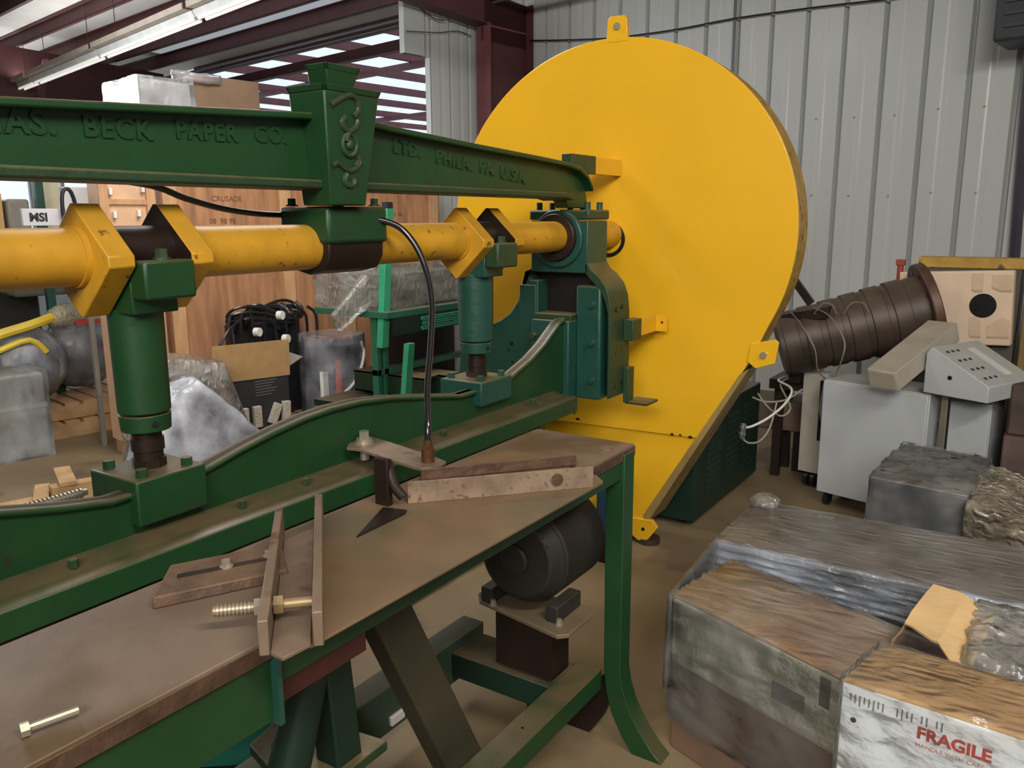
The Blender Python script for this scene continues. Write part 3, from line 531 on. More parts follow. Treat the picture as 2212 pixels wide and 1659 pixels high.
# drive housing behind the guard
t = thing('drive_housing', 'dark green louvred sheet metal housing on the floor behind the yellow guard', 'housing', (4.5, 1.8, 0))
obj('body', M().box(3.93, 5.0, 1.46, 2.15, 0.03, 0.60), DKGREEN, t, bevel=0.006)
for c in range(3):
    m = M()
    for i in range(11): x = 4.1+c*0.3; z = 0.12+i*0.037; m.hexa([(x, 1.46, z), (x+.2, 1.46, z), (x+.2, 1.46, z+.02), (x, 1.46, z+.02)], [(x, 1.452, z), (x+.2, 1.452, z), (x+.2, 1.459, z+.02), (x, 1.459, z+.02)])
    obj('louvre_bank', m, DKGREEN, t, smooth=False)
for x in (3.98, 4.9):
    for y in (1.52, 2.08): obj('foot', M().box(x, x+.06, y, y+.05, 0, 0.03), BLACK, t)

# ================================================================ FRONT TABLE
T = thing('work_table', 'long green steel table with a dusty brown top in front of the press', 'table', (1.2, 1.15, 0))
ZT = 0.950
obj('table_top', M().box(0.02, 2.142, 0.984, 1.318, ZT-0.014, ZT), PLATE, T, bevel=0.002)
m = M().prism([(0.995, ZT-.015), (0.984, ZT-.015), (0.984, ZT-.028), (0.995, ZT-.028)], 'yz', 0.02, 2.142); obj('top_edge', M().box(0.02, 2.142, 0.981, 0.990, ZT-0.034, ZT-0.006), RUST, T)
obj('front_apron', M().box(0.02, 0.80, 0.990, 1.000, 0.80, ZT-.014).box(0.80, 2.13, 0.986, 0.996, 0.862, ZT-.014).box(0.80, 2.13, 0.99, 1.06, 0.862, 0.870), GREEN, T, bevel=0.001)
obj('end_apron', M().box(2.122, 2.132, 0.99, 1.31, 0.865, ZT-.014), GREEN, T)
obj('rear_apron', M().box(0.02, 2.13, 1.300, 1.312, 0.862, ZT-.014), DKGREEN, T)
obj('apron_joint', M().box(0.793, 0.803, 0.975, 0.992, 0.795, ZT-.02), GREEN_LIT, T)
obj('red_stiffener', M().box(0.81, 1.02, 1.00, 1.02, 0.815, 0.90), mat('dark_red_paint', (0.06, 0.014, 0.010), 0.5), T)
legprof = [(0.975, ZT-.014), (0.975, 0.26), (0.965, 0.20), (0.945, 0.145), (0.91, 0.085), (0.865, 0.03), (0.834, 0.0), (0.834, -0.0), (0.93, 0.0), (0.965, 0.045), (1.0, 0.11), (1.02, 0.18), (1.030, 0.26), (1.035, ZT-.014)]
lg = obj('leg', M().prism(legprof, 'yz', 2.060, 2.125), OLIVE if False else GREEN, T, bevel=0.002)
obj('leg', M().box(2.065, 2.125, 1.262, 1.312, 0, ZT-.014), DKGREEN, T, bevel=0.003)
obj('leg', M().prism(legprof, 'yz', 0.06, 0.125), GREEN, T, bevel=0.002)
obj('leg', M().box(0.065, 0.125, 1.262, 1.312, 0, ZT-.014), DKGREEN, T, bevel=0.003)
obj('gusset', M().prism([(0.978, 0.245), (1.02, 0.25), (1.20, 0.0), (1.09, 0.0), (1.045, 0.07)], 'yz', 2.085, 2.11), DKRUST, T, bevel=0.002)
fs = obj('front_stretcher', M().box(0.12, 2.06, 1.035, 1.122, 0.185, 0.250), GREEN, T, bevel=0.003)
obj('stretcher_hole', M().cyl((1.68, 1.08, 0.2498), (1.68, 1.08, 0.2505), 0.005, seg=10), BLACK, fs)
obj('cross_beam', M().box(1.90, 2.06, 1.12, 1.50, 0.16, 0.24), DKGREEN, T, bevel=0.003)
obj('rear_stretcher', M().box(0.6, 2.08, 1.49, 1.575, 0.13, 0.272), mat('grey_green_paint', (0.045, 0.075, 0.05), 0.45, dust=0.7, dustcol=(0.13, 0.12, 0.085)), T, bevel=0.004)
obj('rail_plug', M().box(1.60, 1.66, 1.478, 1.492, 0.15, 0.18), WHITE, T, bevel=0.004)
# splayed struts under the middle of the apron
obj('strut', M().hexa([(1.155, 1.17, 0.87), (1.275, 1.17, 0.87), (1.275, 1.23, 0.87), (1.155, 1.23, 0.87)], [(1.57, 1.17, 0.0), (1.71, 1.17, 0.0), (1.71, 1.23, 0.0), (1.57, 1.23, 0.0)]), mat('grimy_strut', (0.045, 0.038, 0.022), 0.55, var=0.2), T, bevel=0.003)
obj('strut', M().hexa([(1.09, 1.20, 0.87), (1.16, 1.20, 0.87), (1.16, 1.27, 0.87), (1.09, 1.27, 0.87)], [(1.155, 1.20, 0.0), (1.235, 1.20, 0.0), (1.235, 1.27, 0.0), (1.155, 1.27, 0.0)]), DKGREEN, T, bevel=0.006)
obj('strut', M().cyl((1.17, 1.235, 0.87), (0.99, 1.235, 0.40), 0.036, 0.046), DKGREEN, T)
fp_ = obj('strut_foot', M().hexa([(1.075, 1.435, 0.395), (1.00, 1.18, 0.395), (1.26, 1.18, 0.395), (1.22, 1.47, 0.395)], [(1.075, 1.435, 0.42), (1.00, 1.18, 0.42), (1.26, 1.18, 0.42), (1.22, 1.47, 0.42)]), OLIVE, T, bevel=0.003)
obj('foot_bolt', M().bolt((1.11, 1.38, 0.42), (0, 0, 1), 0.011, 0.012), DKRUST, fp_)
t = thing('green_toolbox', 'teal green steel box lying low behind the table legs at the bottom left', 'box', (0.9, 1.95, 0))
q4 = lambda z, o=0.0: [(0.90+o, 2.10-o, z), (1.300-o, 1.598+o, z), (1.62-o, 1.86, z), (1.22, 2.36-o, z)]
obj('body', M().hexa(q4(0.17), q4(0.292)), mat('bright_teal_paint', (0.010, 0.17, 0.12), 0.4), t, bevel=0.004)
obj('lid', M().hexa(q4(0.292, 0.004), q4(0.306, 0.004)), mat('pale_lid', (0.30, 0.36, 0.26), 0.5), t, bevel=0.003)
obj('base', M().hexa(q4(0.0), q4(0.17)), DKRUST, t)

# motor under the table
t = thing('electric_motor', 'grimy round electric motor on a rounded base plate under the table end', 'motor', (2.0, 1.22, 0.43))
base = [(1.855, 1.06), (1.875, 1.045), (2.03, 1.045), (2.05, 1.06), (2.05, 1.245), (2.13, 1.255), (2.13, 1.258), (2.05, 1.26), (2.05, 1.34), (2.12, 1.41), (1.93, 1.415), (1.90, 1.40)]
base = [(1.845, 1.07), (1.87, 1.045), (2.02, 1.045), (2.050, 1.075), (2.050, 1.35), (2.02, 1.405), (1.94, 1.410), (1.905, 1.38)]
obj('base_plate', M().prism(base, 'xy', 0.436, 0.450), mat('dusty_base_plate', (0.15, 0.11, 0.065), 0.6, var=0.2), t, bevel=0.003)
obj('mounting_block', M().box(1.92, 2.02, 1.13, 1.33, 0.25, 0.436), DKRUST, t)
b = obj('stator', M().cyl((1.93, 1.235, 0.625), (2.17, 1.235, 0.625), 0.150, seg=40), MOTORM, t, bevel=0.008)
e_ = obj('end_bell', M().cyl((1.885, 1.235, 0.625), (1.93, 1.235, 0.625), 0.118, 0.148, seg=40).cyl((1.872, 1.235, 0.625), (1.885, 1.235, 0.625), 0.045), MOTORM, t, bevel=0.006)
for a in (200, 262, 318, 20, 90, 145):
    a = R(a); c = Vector((1.905, 1.235+0.098*math.cos(a), 0.625+0.098*math.sin(a))); m = M(); m.box(-.016, .016, -.024, .024, -.018, .018, Matrix.Translation(c) @ Matrix.Rotation(a, 4, 'X')); obj('vent', m, BLACK, e_, bevel=0.003)
for y in (1.12, 1.35): obj('motor_foot', M().box(1.90, 2.04, y-.02, y+.02, 0.450, 0.50), MOTORM, t, bevel=0.003); obj('mount_bolt', M().bolt((1.90, y-.025, 0.450), (0, 0, 1), 0.009, 0.018), ZINC, t)
obj('junction_box', M().box(2.0, 2.12, 1.12, 1.22, 0.755, 0.80), MOTORM, t, bevel=0.004)
t = thing('blue_gearbox', 'blue painted casting half hidden behind the table leg', 'gearbox', (3.3, 1.62, 0))
obj('housing', M().box(3.26, 3.40, 1.56, 1.69, 0.15, 0.43), BLUE, t, bevel=0.02); obj('column', M().box(3.28, 3.38, 1.58, 1.68, 0.0, 0.15), DKRUST, t)
single('black_cable', M().tube([(1.30, 1.62, 0.56), (1.36, 1.64, 0.48), (1.45, 1.66, 0.42), (1.62, 1.66, 0.56), (1.75, 1.64, 0.75)], 0.010, smooth=5), BLACK, 'thin black cable dropping behind the table under the brown sheet', 'cable')
m = M().hexa([(1.9, 2.15, 0.0), (3.0, 2.15, 0.0), (3.0, 2.9, 0.0), (1.9, 2.9, 0.0)], [(1.9, 2.15, 0.05), (3.0, 2.15, 0.05), (3.0, 2.9, 0.05), (1.9, 2.9, 0.05)]).wrinkle(0.02, 5, 10, seed=3, zmin=0)
single('dust_sheet', m, mat('dirty_white_sheet', (0.46, 0.38, 0.28), 0.7, var=0.25), 'crumpled dirty white sheet on the floor seen under the table', 'sheet', angle=60)

# ---- loose steel on the table
ZS = 0.9555
single('steel_sheet', M().prism([(0.80, 0.901), (1.755, 0.889), (1.768, 0.896), (1.80, 0.93), (1.90, 1.29), (1.02, 1.295)], 'xy', 0.9505, ZS), SHEET, 'thin brown steel sheet lying skewed and overhanging the table front', 'sheet', bevel=0.001)
t = thing('clamp_fixture', 'pair of upright flat steel bars joined by bolts, standing on the table edge', 'fixture', (0.92, 1.08, ZS))
d = Vector((0.357, 0.370, 0)).normalized(); pn = Vector((d.y, -d.x, 0))
def obar(p, L_, w_, h_, z0): p = Vector(p); return M().hexa([p+Z*z0, p+pn*w_+Z*z0, p+pn*w_+d*L_+Z*z0, p+d*L_+Z*z0], [p+Z*(z0+h_), p+pn*w_+Z*(z0+h_), p+pn*w_+d*L_+Z*(z0+h_), p+d*L_+Z*(z0+h_)])
pA = Vector((0.735, 0.942, 0)); pB = Vector((0.800, 0.895, 0))
obj('upright_bar', obar(pA, 0.50, 0.016, 0.058, ZS), BARE, t, bevel=0.002); obj('upright_bar', obar(pB, 0.56, 0.016, 0.058, ZS), BARE, t, bevel=0.002)
q = pA+pn*0.018+d*-0.035
obj('base_plate', M().prism([tuple((pA+pn*.017-d*.0)[:2]), tuple((pA+pn*.035-d*.022)[:2]), tuple((pB-pn*.004-d*.0)[:2]), tuple((pB-pn*.004+d*.5)[:2]), tuple((pA+pn*.017+d*.45)[:2])], 'xy', ZS, ZS+.006), BARE, t, bevel=0.001)
zc = ZS+0.034; c0 = pA+d*0.10+Z*zc
obj('clamp_bolt', M().cyl(c0-pn*0.075, c0+pn*0.085, 0.0085).cyl(c0+pn*.018, c0+pn*.033, 0.016, seg=6), mat('tan_steel', (0.33, 0.24, 0.13), 0.4, metal=0.4), t)
th = M().cyl(c0-pn*0.012, c0, 0.015, seg=6)
for i in range(9): th.ring(c0-pn*(0.018+i*0.006), c0-pn*(0.021+i*0.006), 0.0105, 0.008, 12)
obj('threaded_end', th, ZINC, t)
t = thing('slotted_bracket', 'dark slotted steel bracket lying flat on the table left of the clamp bars', 'bracket', (0.88, 1.25, ZT))
m = M().hexa([(0.745, 1.225, ZT), (0.955, 1.12, ZT), (1.04, 1.235, ZT), (0.85, 1.33, ZT)], [(0.75, 1.23, ZT+.02), (0.955, 1.125, ZT+.02), (1.035, 1.235, ZT+.02), (0.85, 1.325, ZT+.02)]); obj('plate', m, RUST, t, bevel=0.003)
obj('slot', M().hexa([(0.82, 1.262, ZT+.0195), (0.975, 1.18, ZT+.0195), (0.985, 1.192, ZT+.0195), (0.83, 1.275, ZT+.0195)], [(0.82, 1.262, ZT+.021), (0.975, 1.18, ZT+.021), (0.985, 1.192, ZT+.021), (0.83, 1.275, ZT+.021)]), DKRUST, t)
obj('slot_bolt', M().bolt((0.90, 1.228, ZT+.02), (0, 0, 1), 0.009, 0.014), ZINC, t); obj('slot_bolt', M().bolt((0.975, 1.20, ZT+.02), (0, 0, 1), 0.008, 0.012), ZINC, t)
t = thing('angle_bar', 'long rusty steel angle with worn pale face lying at the right of the table', 'steel angle', (1.55, 1.05, ZS))
def ubar(p0, p1, h_, th_, z0, m=None):
    p0 = Vector((*p0, 0)); p1 = Vector((*p1, 0)); dd = (p1-p0).normalized(); nn = Vector((-dd.y, dd.x, 0))*th_; m = m or M()
    return m.hexa([p0+Z*z0, p1+Z*z0, p1+nn+Z*z0, p0+nn+Z*z0], [p0+Z*(z0+h_), p1+Z*(z0+h_), p1+nn+Z*(z0+h_), p0+nn+Z*(z0+h_)])
WPALE = mat('worn_pale_steel', (0.22, 0.155, 0.105), 0.5, metal=0.1, var=0.35, vscale=14, wear=(0.15, 0.075, 0.045), wearamt=0.15, wscale=60)
obj('upright_flange', ubar((1.375, 1.195), (1.710, 0.892), 0.052, 0.006, ZS), WPALE, t, bevel=0.001)
obj('flat_flange', ubar((1.379, 1.199), (1.714, 0.896), 0.006, 0.05, ZS), RUST, t, bevel=0.001)
obj('bolt_hole', M().cyl((1.640, 0.953, ZS+.028), (1.6385, 0.951, ZS+.028), 0.015, seg=20), RUST, t)
single('angle_bar', ubar((1.52, 1.275), (1.842, 1.012), 0.030, 0.008, ZS).hexa([(1.52, 1.275, ZS), (1.842, 1.012, ZS), (1.86, 1.035, ZS), (1.54, 1.30, ZS)], [(1.52, 1.275, ZS+.005), (1.842, 1.012, ZS+.005), (1.86, 1.035, ZS+.005), (1.54, 1.30, ZS+.005)]), RUST, 'shorter dark rusty angle lying behind the worn pale one', 'steel angle', bevel=0.001)
single('steel_hook', M().tube([(1.355, 1.235, ZS+.10), (1.35, 1.215, ZS+.05), (1.36, 1.195, ZS+.02)], 0.012, seg=8).box(1.335, 1.352, 1.22, 1.26, ZS, ZS+.11), DKRUST, 'dark steel hook under the hose bracket at the end of the pale angle', 'hook', bevel=0.002)
single('steel_strip', M().hexa([(1.16, 1.15, ZS), (1.32, 1.222, ZS), (1.335, 1.165, ZS), (1.318, 1.155, ZS)], [(1.16, 1.15, ZS+.004), (1.32, 1.222, ZS+.004), (1.335, 1.165, ZS+.004), (1.318, 1.155, ZS+.004)]), DKRUST, 'thin dark rusty steel offcut on the brown sheet', 'steel strip')
single('bolt', M().cyl((0.452, 1.045, ZT+.010), (0.508, 1.030, ZT+.010), 0.006, seg=10).cyl((0.442, 1.048, ZT+.010), (0.452, 1.045, ZT+.010), 0.010, seg=6), ZINC, 'single loose pale bolt on the table at the bottom left', 'bolt')
single('washer', M().ring((2.05, 1.03, ZT), (2.05, 1.03, ZT+.003), 0.020, 0.008), BARE, 'flat steel washer on the far right corner of the table', 'washer')

# ================================================================ RIGHT FOREGROUND: wrapped goods
def quadbox(b, z0, z1, m=None): m = m or M(); return m.hexa([(x, y, z0) for x, y in b], [(x, y, z1) for x, y in b])
A = [(2.161, 0.854), (1.790, -0.09), (2.115, -0.19), (2.500, 0.790)]
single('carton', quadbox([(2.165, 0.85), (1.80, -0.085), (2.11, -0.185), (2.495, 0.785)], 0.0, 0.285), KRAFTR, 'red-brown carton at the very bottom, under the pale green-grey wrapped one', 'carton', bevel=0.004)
t = thing('long_carton', 'long pale green-grey carton with brown top under clear stretch film, nearest the table leg', 'carton', (2.15, 0.33, 0.286))
obj('body', quadbox(A, 0.286, 0.492), GCARTON, t, bevel=0.005)
obj('lid', quadbox(A, 0.492, 0.500), mat('brown_carton_top', (0.42, 0.25, 0.13), 0.55, var=0.12), t, bevel=0.003)
dA = (Vector((*A[1], 0))-Vector((*A[0], 0))).normalized()
for u, z, w_, h_ in ((0.36, 0.35, .10, .05), (0.50, 0.40, .03, .08)):
    p = Vector((*A[0], 0))+dA*u; n_ = Vector((dA.y, -dA.x, 0)); n_ = n_ if n_.x < 0 else -n_
    obj('smudged_print', M().hexa([p+n_*.0005+Z*z, p+dA*w_+n_*.0005+Z*z, p+dA*w_+n_*.0005+Z*(z+h_), p+n_*.0005+Z*(z+h_)], [p+n_*.0015+Z*z, p+dA*w_+n_*.0015+Z*z, p+dA*w_+n_*.0015+Z*(z+h_), p+n_*.0015+Z*(z+h_)]), mat('faded_print', (0.13, 0.13, 0.12), 0.6), t)
obj('stretch_film', quadbox(A, 0.10, 0.5005).wrinkle(0.014, 14, 26, off=0.003, seed=1, zmin=0.10), FILM, t, angle=70)
obj('hanging_film', M().hexa([(2.135, 0.86, 0.20), (2.62, 0.885, 0.22), (2.62, 0.890, 0.22), (2.135, 0.865, 0.20)], [(2.155, 0.86, 0.502), (2.63, 0.885, 0.512), (2.63, 0.890, 0.512), (2.155, 0.865, 0.502)]).wrinkle(0.012, 9, 14, off=0.002, seed=4), FILM, t, angle=70)
t = thing('flat_crate', 'wide low grey-brown carton behind, its near side under silvery crumpled film', 'carton', (2.86, 0.26, 0.0))
obj('body', M().box(2.63, 3.10, -0.36, 0.875, 0.0, 0.496), DKCARTON, t, bevel=0.006)
obj('lid', M().box(2.622, 3.108, -0.37, 0.880, 0.490, 0.502), mat('grey_brown_lid', (0.27, 0.225, 0.17), 0.55, var=0.08), t, bevel=0.004)
obj('tape_piece', M().box(3.05, 3.085, 0.60, 0.655, 0.502, 0.5035), mat('cream_tape', (0.62, 0.56, 0.42), 0.5), t)
obj('tape_piece', M().box(2.80, 2.812, 0.62, 0.69, 0.502, 0.5035), mat('cream_tape', (0.62, 0.56, 0.42), 0.5), t)
obj('silver_film', M().box(2.610, 2.622, -0.37, 0.885, 0.38, 0.505).wrinkle(0.022, 16, 34, off=0.002, seed=8), FILMS, t, angle=75)
obj('stretch_film', M().box(2.62, 3.112, -0.37, 0.895, 0.30, 0.503).wrinkle(0.007, 7, 22, off=0.003, seed=5), FILM, t, angle=70)
single('film_tuft', M().ball((3.08, 0.86, 0.515), 0.045, (1, 1.1, .5), 24).wrinkle(0.012, 30, 1, seed=6), FILMH, 'small knot of clear film at the far corner of the wide low carton', 'plastic film', angle=80)
B_ = [(1.712, 0.292), (1.668, -0.24), (1.872, -0.27), (1.915, 0.250)]
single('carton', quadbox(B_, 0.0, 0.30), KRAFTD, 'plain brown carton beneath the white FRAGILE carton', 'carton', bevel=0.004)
t = thing('fragile_carton', 'white carton printed FRAGILE in red, with a tan top, at the bottom right corner', 'carton', (1.79, 0.0, 0.30))
obj('body', quadbox(B_, 0.30, 0.632), WCARTON, t, bevel=0.004)
m = M(); n_ = 12
Bv = [Vector((*p, 0)) for p in B_]
for i in range(n_):
    a, b2 = i/n_, (i+1)/n_; z = lambda u: 0.634+0.016*math.sin(math.pi*min(1, u*1.2))*(1-u)
    f0, f1 = Bv[0].lerp(Bv[1], a), Bv[0].lerp(Bv[1], b2); k0, k1 = Bv[3].lerp(Bv[2], a), Bv[3].lerp(Bv[2], b2)
    m.hexa([f0+Z*.631, f1+Z*.631, k1+Z*.631, k0+Z*.631], [f0+Z*.634, f1+Z*.634, k1+Z*z(b2), k0+Z*z(a)])
obj('top_flap', m, mat('tan_kraft_top', (0.52, 0.33, 0.15), 0.5, var=0.12), t)
dB = (Bv[1]-Bv[0]).normalized(); nB = Vector((dB.y, -dB.x, 0)); nB = nB if nB.x < 0 else -nB
fm = lambda u, z: face_mtx(Bv[0]+dB*u+nB*0.0012+Z*z, dB, (0, 0, 1))
text('fragile_lettering', 'FRAGILE', 0.036, 0.0004, REDINK, fm(0.150, 0.563), t, bold=0.0012)
text('small_print', 'HANDLE WITH CARE', 0.013, 0.0003, mat('pale_red_ink', (0.6, 0.3, 0.26), 0.6), fm(0.150, 0.543), t)
m = M()
for i in range(20):
    if i in (8, 9, 14, 17): continue
    u = 0.018+i*0.0092; h_ = 0.016+0.008*((i*7) % 3)/2; p = Bv[0]+dB*u+nB*.0012; m.hexa([p+Z*(.612-h_), p+dB*.0028+Z*(.612-h_), p+dB*.0028+nB*.0006+Z*(.612-h_), p+nB*.0006+Z*(.612-h_)], [p+Z*.612, p+dB*.0028+Z*.612, p+dB*.0028+nB*.0006+Z*.612, p+nB*.0006+Z*.612])
obj('printed_marks', m, mat('grey_ink', (0.18, 0.2, 0.2), 0.6), t, smooth=False)
obj('hand_hole', M().cyl(Bv[0]+dB*.028+nB*.0002+Z*.552, Bv[0]+dB*.028+nB*.0016+Z*.552, 0.006, seg=14), BLACK, t)
obj('stretch_film', quadbox(B_, 0.30, 0.640).wrinkle(0.007, 14, 24, off=0.005, seed=2, zmin=0.30), film_mat('thin_film', (0.7, 0.7, 0.68), 0.06, rough=0.12, bscale=15, bump=0.5), t, angle=70)
t = thing('kraft_flap', 'torn bent piece of tan kraft cardboard lying on the wrapped cartons', 'cardboard', (2.2, 0.13, 0.503))
m = M(); rows = [[(2.145, 0.262, .512), (2.375, 0.222, .520)], [(2.175, 0.235, .575), (2.40, 0.195, .600)], [(2.10, 0.150, .580), (2.38, 0.115, .598)], [(1.985, 0.085, .560), (2.33, 0.045, .570)]]
for a, b2 in zip(rows[:-1], rows[1:]): m.hexa([a[0], a[1], b2[1], b2[0]], [(p[0], p[1], p[2]+.005) for p in (a[0], a[1], b2[1], b2[0])])
bmesh.ops.subdivide_edges(m.bm, edges=m.bm.edges[:], cuts=3, use_grid_fill=True)
for v in m.bm.verts: v.co += Vector((1, 1, 0.6))*0.009*noise.noise(v.co*30)
obj('sheet', m, mat('torn_kraft', (0.60, 0.40, 0.19), 0.6, var=0.12, bump=0.4, bscale=14), t, angle=30)
single('loose_film', M().box(2.05, 2.38, -0.18, 0.075, 0.505, 0.585).wrinkle(0.045, 9, 22, off=0.004, seed=12, zmin=0.503), FILMH, 'crumpled pile of loose clear film at the right edge beside the torn cardboard', 'plastic film', angle=80)
# black wrapped box behind, and its bundle
t = thing('wrapped_black_box', 'dark box under glossy crumpled film in front of the grey cabinets', 'box', (3.7, 0.36, 0))
bb = [(3.50, 0.555), (3.44, 0.20), (4.05, 0.16), (4.12, 0.515)]
obj('body', quadbox(bb, 0, 0.548), mat('navy_grey_box', (0.055, 0.062, 0.08), 0.45), t, bevel=0.006)
obj('lid', quadbox(bb, 0.548, 0.556), GREYMACH, t, bevel=0.003)
obj('stretch_film', quadbox(bb, 0, 0.557).wrinkle(0.020, 8, 22, off=0.004, seed=9, zmin=0.0), FILM, t, angle=70)
m = M().box(3.38, 4.0, -0.30, 0.19, 0.0, 0.50)
bmesh.ops.subdivide_edges(m.bm, edges=m.bm.edges[:], cuts=3, use_grid_fill=True)
for v in m.bm.verts:
    v.co.z *= 1.0+0.10*math.sin(v.co.y*9); v.co.x += 0.05*math.sin(v.co.z*7)
m.wrinkle(0.035, 13, 6, off=0.0, seed=11, zmin=0.0)
t = thing('wrapped_bundle', 'brown bundle in heavily creased gold-glinting film beside the dark wrapped box', 'bundle', (3.7, -0.05, 0))
obj('contents', M().box(3.42, 3.96, -0.26, 0.15, 0, 0.46), mat('dark_brown_goods', (0.10, 0.075, 0.05), 0.6, var=0.4), t, bevel=0.03)
obj('creased_film', m, film_mat('gold_film', (0.55, 0.47, 0.34), 0.48, rough=0.1, bscale=20, bump=1.0), t, angle=80)

# ================================================================ RIGHT BACKGROUND
def cab(name, label, cat, loc, rz, sx, sy, z0, z1, material, legs=True):
    t = thing(name, label, cat, (loc[0], loc[1], 0 if legs else z0), R(rz)); m_ = Matrix.Translation((loc[0], loc[1], 0)) @ Matrix.Rotation(R(rz), 4, 'Z')
    obj('body', M().box(0.012, sx, 0, sy, z0, z1, m_), material, t, bevel=0.006)
    obj('front_panel', M().box(-0.006, 0.012, 0.004, sy-.004, z0+.004, z1-.004, m_), material, t, bevel=0.004)
    if legs:
        for a in (0.04, sx-.04):
            for b3 in (0.05, sy-.05): obj('caster', M().cyl(m_@Vector((a, b3-.012, z0/2)), m_@Vector((a, b3+.012, z0/2)), z0/2, seg=20).box(a-.01, a+.01, b3-.016, b3+.016, z0/2, z0, m_), BLACK, t)
    return t, m_
t, m_ = cab('electrical_cabinet', 'large pale grey electrical cabinet in the middle of the clutter at right', 'cabinet', (4.53, 0.475), -14, 0.30, 0.56, 0.075, 0.718, GREY)
obj('door_handle', M().cyl(m_@Vector((0.16, -0.03, 0.56)), m_@Vector((0.16, 0.0, 0.56)), 0.012).box(0.150, 0.170, -0.036, -0.028, 0.52, 0.60, m_), CHROME, t)
t, m_ = cab('slim_cabinet', 'slim tan cabinet side standing left of the large grey cabinet', 'cabinet', (4.93, 1.06), -10, 0.10, 0.14, 0.09, 0.70, BEIGE)
obj('cable_slot', M().box(-0.010, -0.005, 0.0, 0.03, 0.30, 0.66, m_), BLACK, t)
m = M()
for i in range(7): o_ = i*0.009; m.tube([(4.88-o_*.4, 1.055-o_, 0.70), (4.85, 1.06-o_*.8, 0.60), (4.84, 1.065-o_, 0.50), (4.85, 1.04-o_*.7, 0.40), (4.87, 1.015-o_*.5, 0.33)], 0.0055, seg=6)
tag(obj('cable_bundle', m, mat('grey_cable', (0.16, 0.17, 0.19), 0.4)), 'bundle of grey cables hanging between the slim and the large cabinet', 'cables', kind='stuff')
t, m_ = cab('small_cabinet', 'small bluish-grey cabinet right of the large one, under the console', 'cabinet', (4.62, 0.205), -10, 0.28, 0.19, 0.10, 0.685, GREY)
t = thing('steel_post', 'narrow bare steel post between the two grey cabinets', 'post', (4.60, 0.415, 0)); obj('tube', M().box(4.585, 4.612, 0.395, 0.425, 0.006, 0.76), mat('bare_steel_tube', (0.35, 0.30, 0.24), 0.3, metal=0.7), t, bevel=0.003); obj('base', M().box(4.56, 4.64, 0.37, 0.45, 0, .006), RUST, t)
# console with a sloping key panel
m_ = Matrix.Translation((4.40, 0.215, 0.722)) @ Matrix.Rotation(R(-24), 4, 'Z')
t = thing('control_console', 'grey wedge-shaped control console with rows of keys on top of the cabinet', 'console', (4.40, 0.215, 0.722), R(-24))
obj('body', M().prism([(0, 0.006), (0.32, 0.006), (0.32, 0.205), (0.295, 0.24), (0.0, 0.085)], 'yz', 0, 0.42, m_), GREY, t, bevel=0.004)
sl = Vector((0, 0.295, 0.155)).normalized(); nn = Vector((0, -sl.z, sl.y))
m = M()
for r_ in range(4):
    for c_ in range(3):
        p = Vector((0.05+c_*0.045, 0.045+r_*0.065, 0.085+0.155*(0.045+r_*0.065)/0.295)); v = [p, p+Vector((0.018, 0, 0)), p+Vector((0.018, 0, 0))+sl*0.014, p+sl*0.014]; m.hexa([m_@(q+nn*.0005) for q in v], [m_@(q+nn*.003) for q in v])
obj('keypad', m, INK, t, smooth=False)
v = [Vector((0.24, 0.05+k*0.2, 0.085+0.155*(0.05+k*0.2)/0.295)) for k in (0, 1)]; v = [v[0], v[0]+Vector((0.06, 0, 0)), v[1]+Vector((0.06, 0, 0)), v[1]]
obj('label_strip', M().hexa([m_@(q+nn*.0005) for q in v], [m_@(q+nn*.002) for q in v]), mat('pale_strip', (0.6, 0.58, 0.52), 0.4), t)
obj('cable_hole', M().cyl(m_@Vector((-0.002, 0.19, 0.10)), m_@Vector((0.001, 0.19, 0.10)), 0.011), BLACK, t)
# long tan trunking lying slanted
t = thing('tan_trunking', 'long tan metal box lying slanted on the cabinet, one end toward the camera', 'box', (4.45, 0.68, 0.74))
a = Vector((4.38, 0.675, 0.80)); b2 = Vector((4.84, 0.47, 1.01)); ax = (b2-a).normalized(); sx_ = ax.cross(Z).normalized(); uy = sx_.cross(ax)
def sec(p, w_, h_): return [p-sx_*w_+uy*-h_, p+sx_*w_+uy*-h_, p+sx_*w_+uy*h_, p-sx_*w_+uy*h_]
obj('body', M().hexa(sec(a, .078, .052), sec(b2, .078, .052)), BEIGE, t, bevel=0.004)
obj('end_cap', M().hexa(sec(a-ax*.006, .073, .047), sec(a, .073, .047)), mat('light_tan_cap', (0.42, 0.38, 0.30), 0.5), t, bevel=0.002)
# extruder barrel
t = thing('extruder_barrel', 'long dark brown heater-banded barrel with a drilled rusty flange at its right end', 'machine part', (5.0, 1.0, 0))
a = Vector((4.88, 1.33, 0.855)); b2 = Vector((5.16, 0.62, 1.075)); ax = (b2-a).normalized()
obj('barrel', M().cyl(a, b2, 0.180, 0.200, seg=40), BARREL, t)
for i in range(6): p = a+(b2-a)*(0.03+i*0.15); obj('heater_band', M().ring(p, p+ax*0.085, 0.187+i*.004, 0.17, 40), BARREL, t, bevel=0.003)
fl = obj('flange', M().cyl(b2, b2+ax*0.05, 0.265, seg=48), mat('rusty_flange', (0.09, 0.045, 0.028), 0.5, metal=0.3, var=0.4), t, bevel=0.006)
s1 = ax.orthogonal().normalized(); s2 = ax.cross(s1)
for k in range(10): q = b2+(s1*math.cos(k*math.pi/5)+s2*math.sin(k*math.pi/5))*0.222; obj('flange_hole', M().cyl(q-ax*.003, q+ax*.002, 0.016), BLACK, fl)
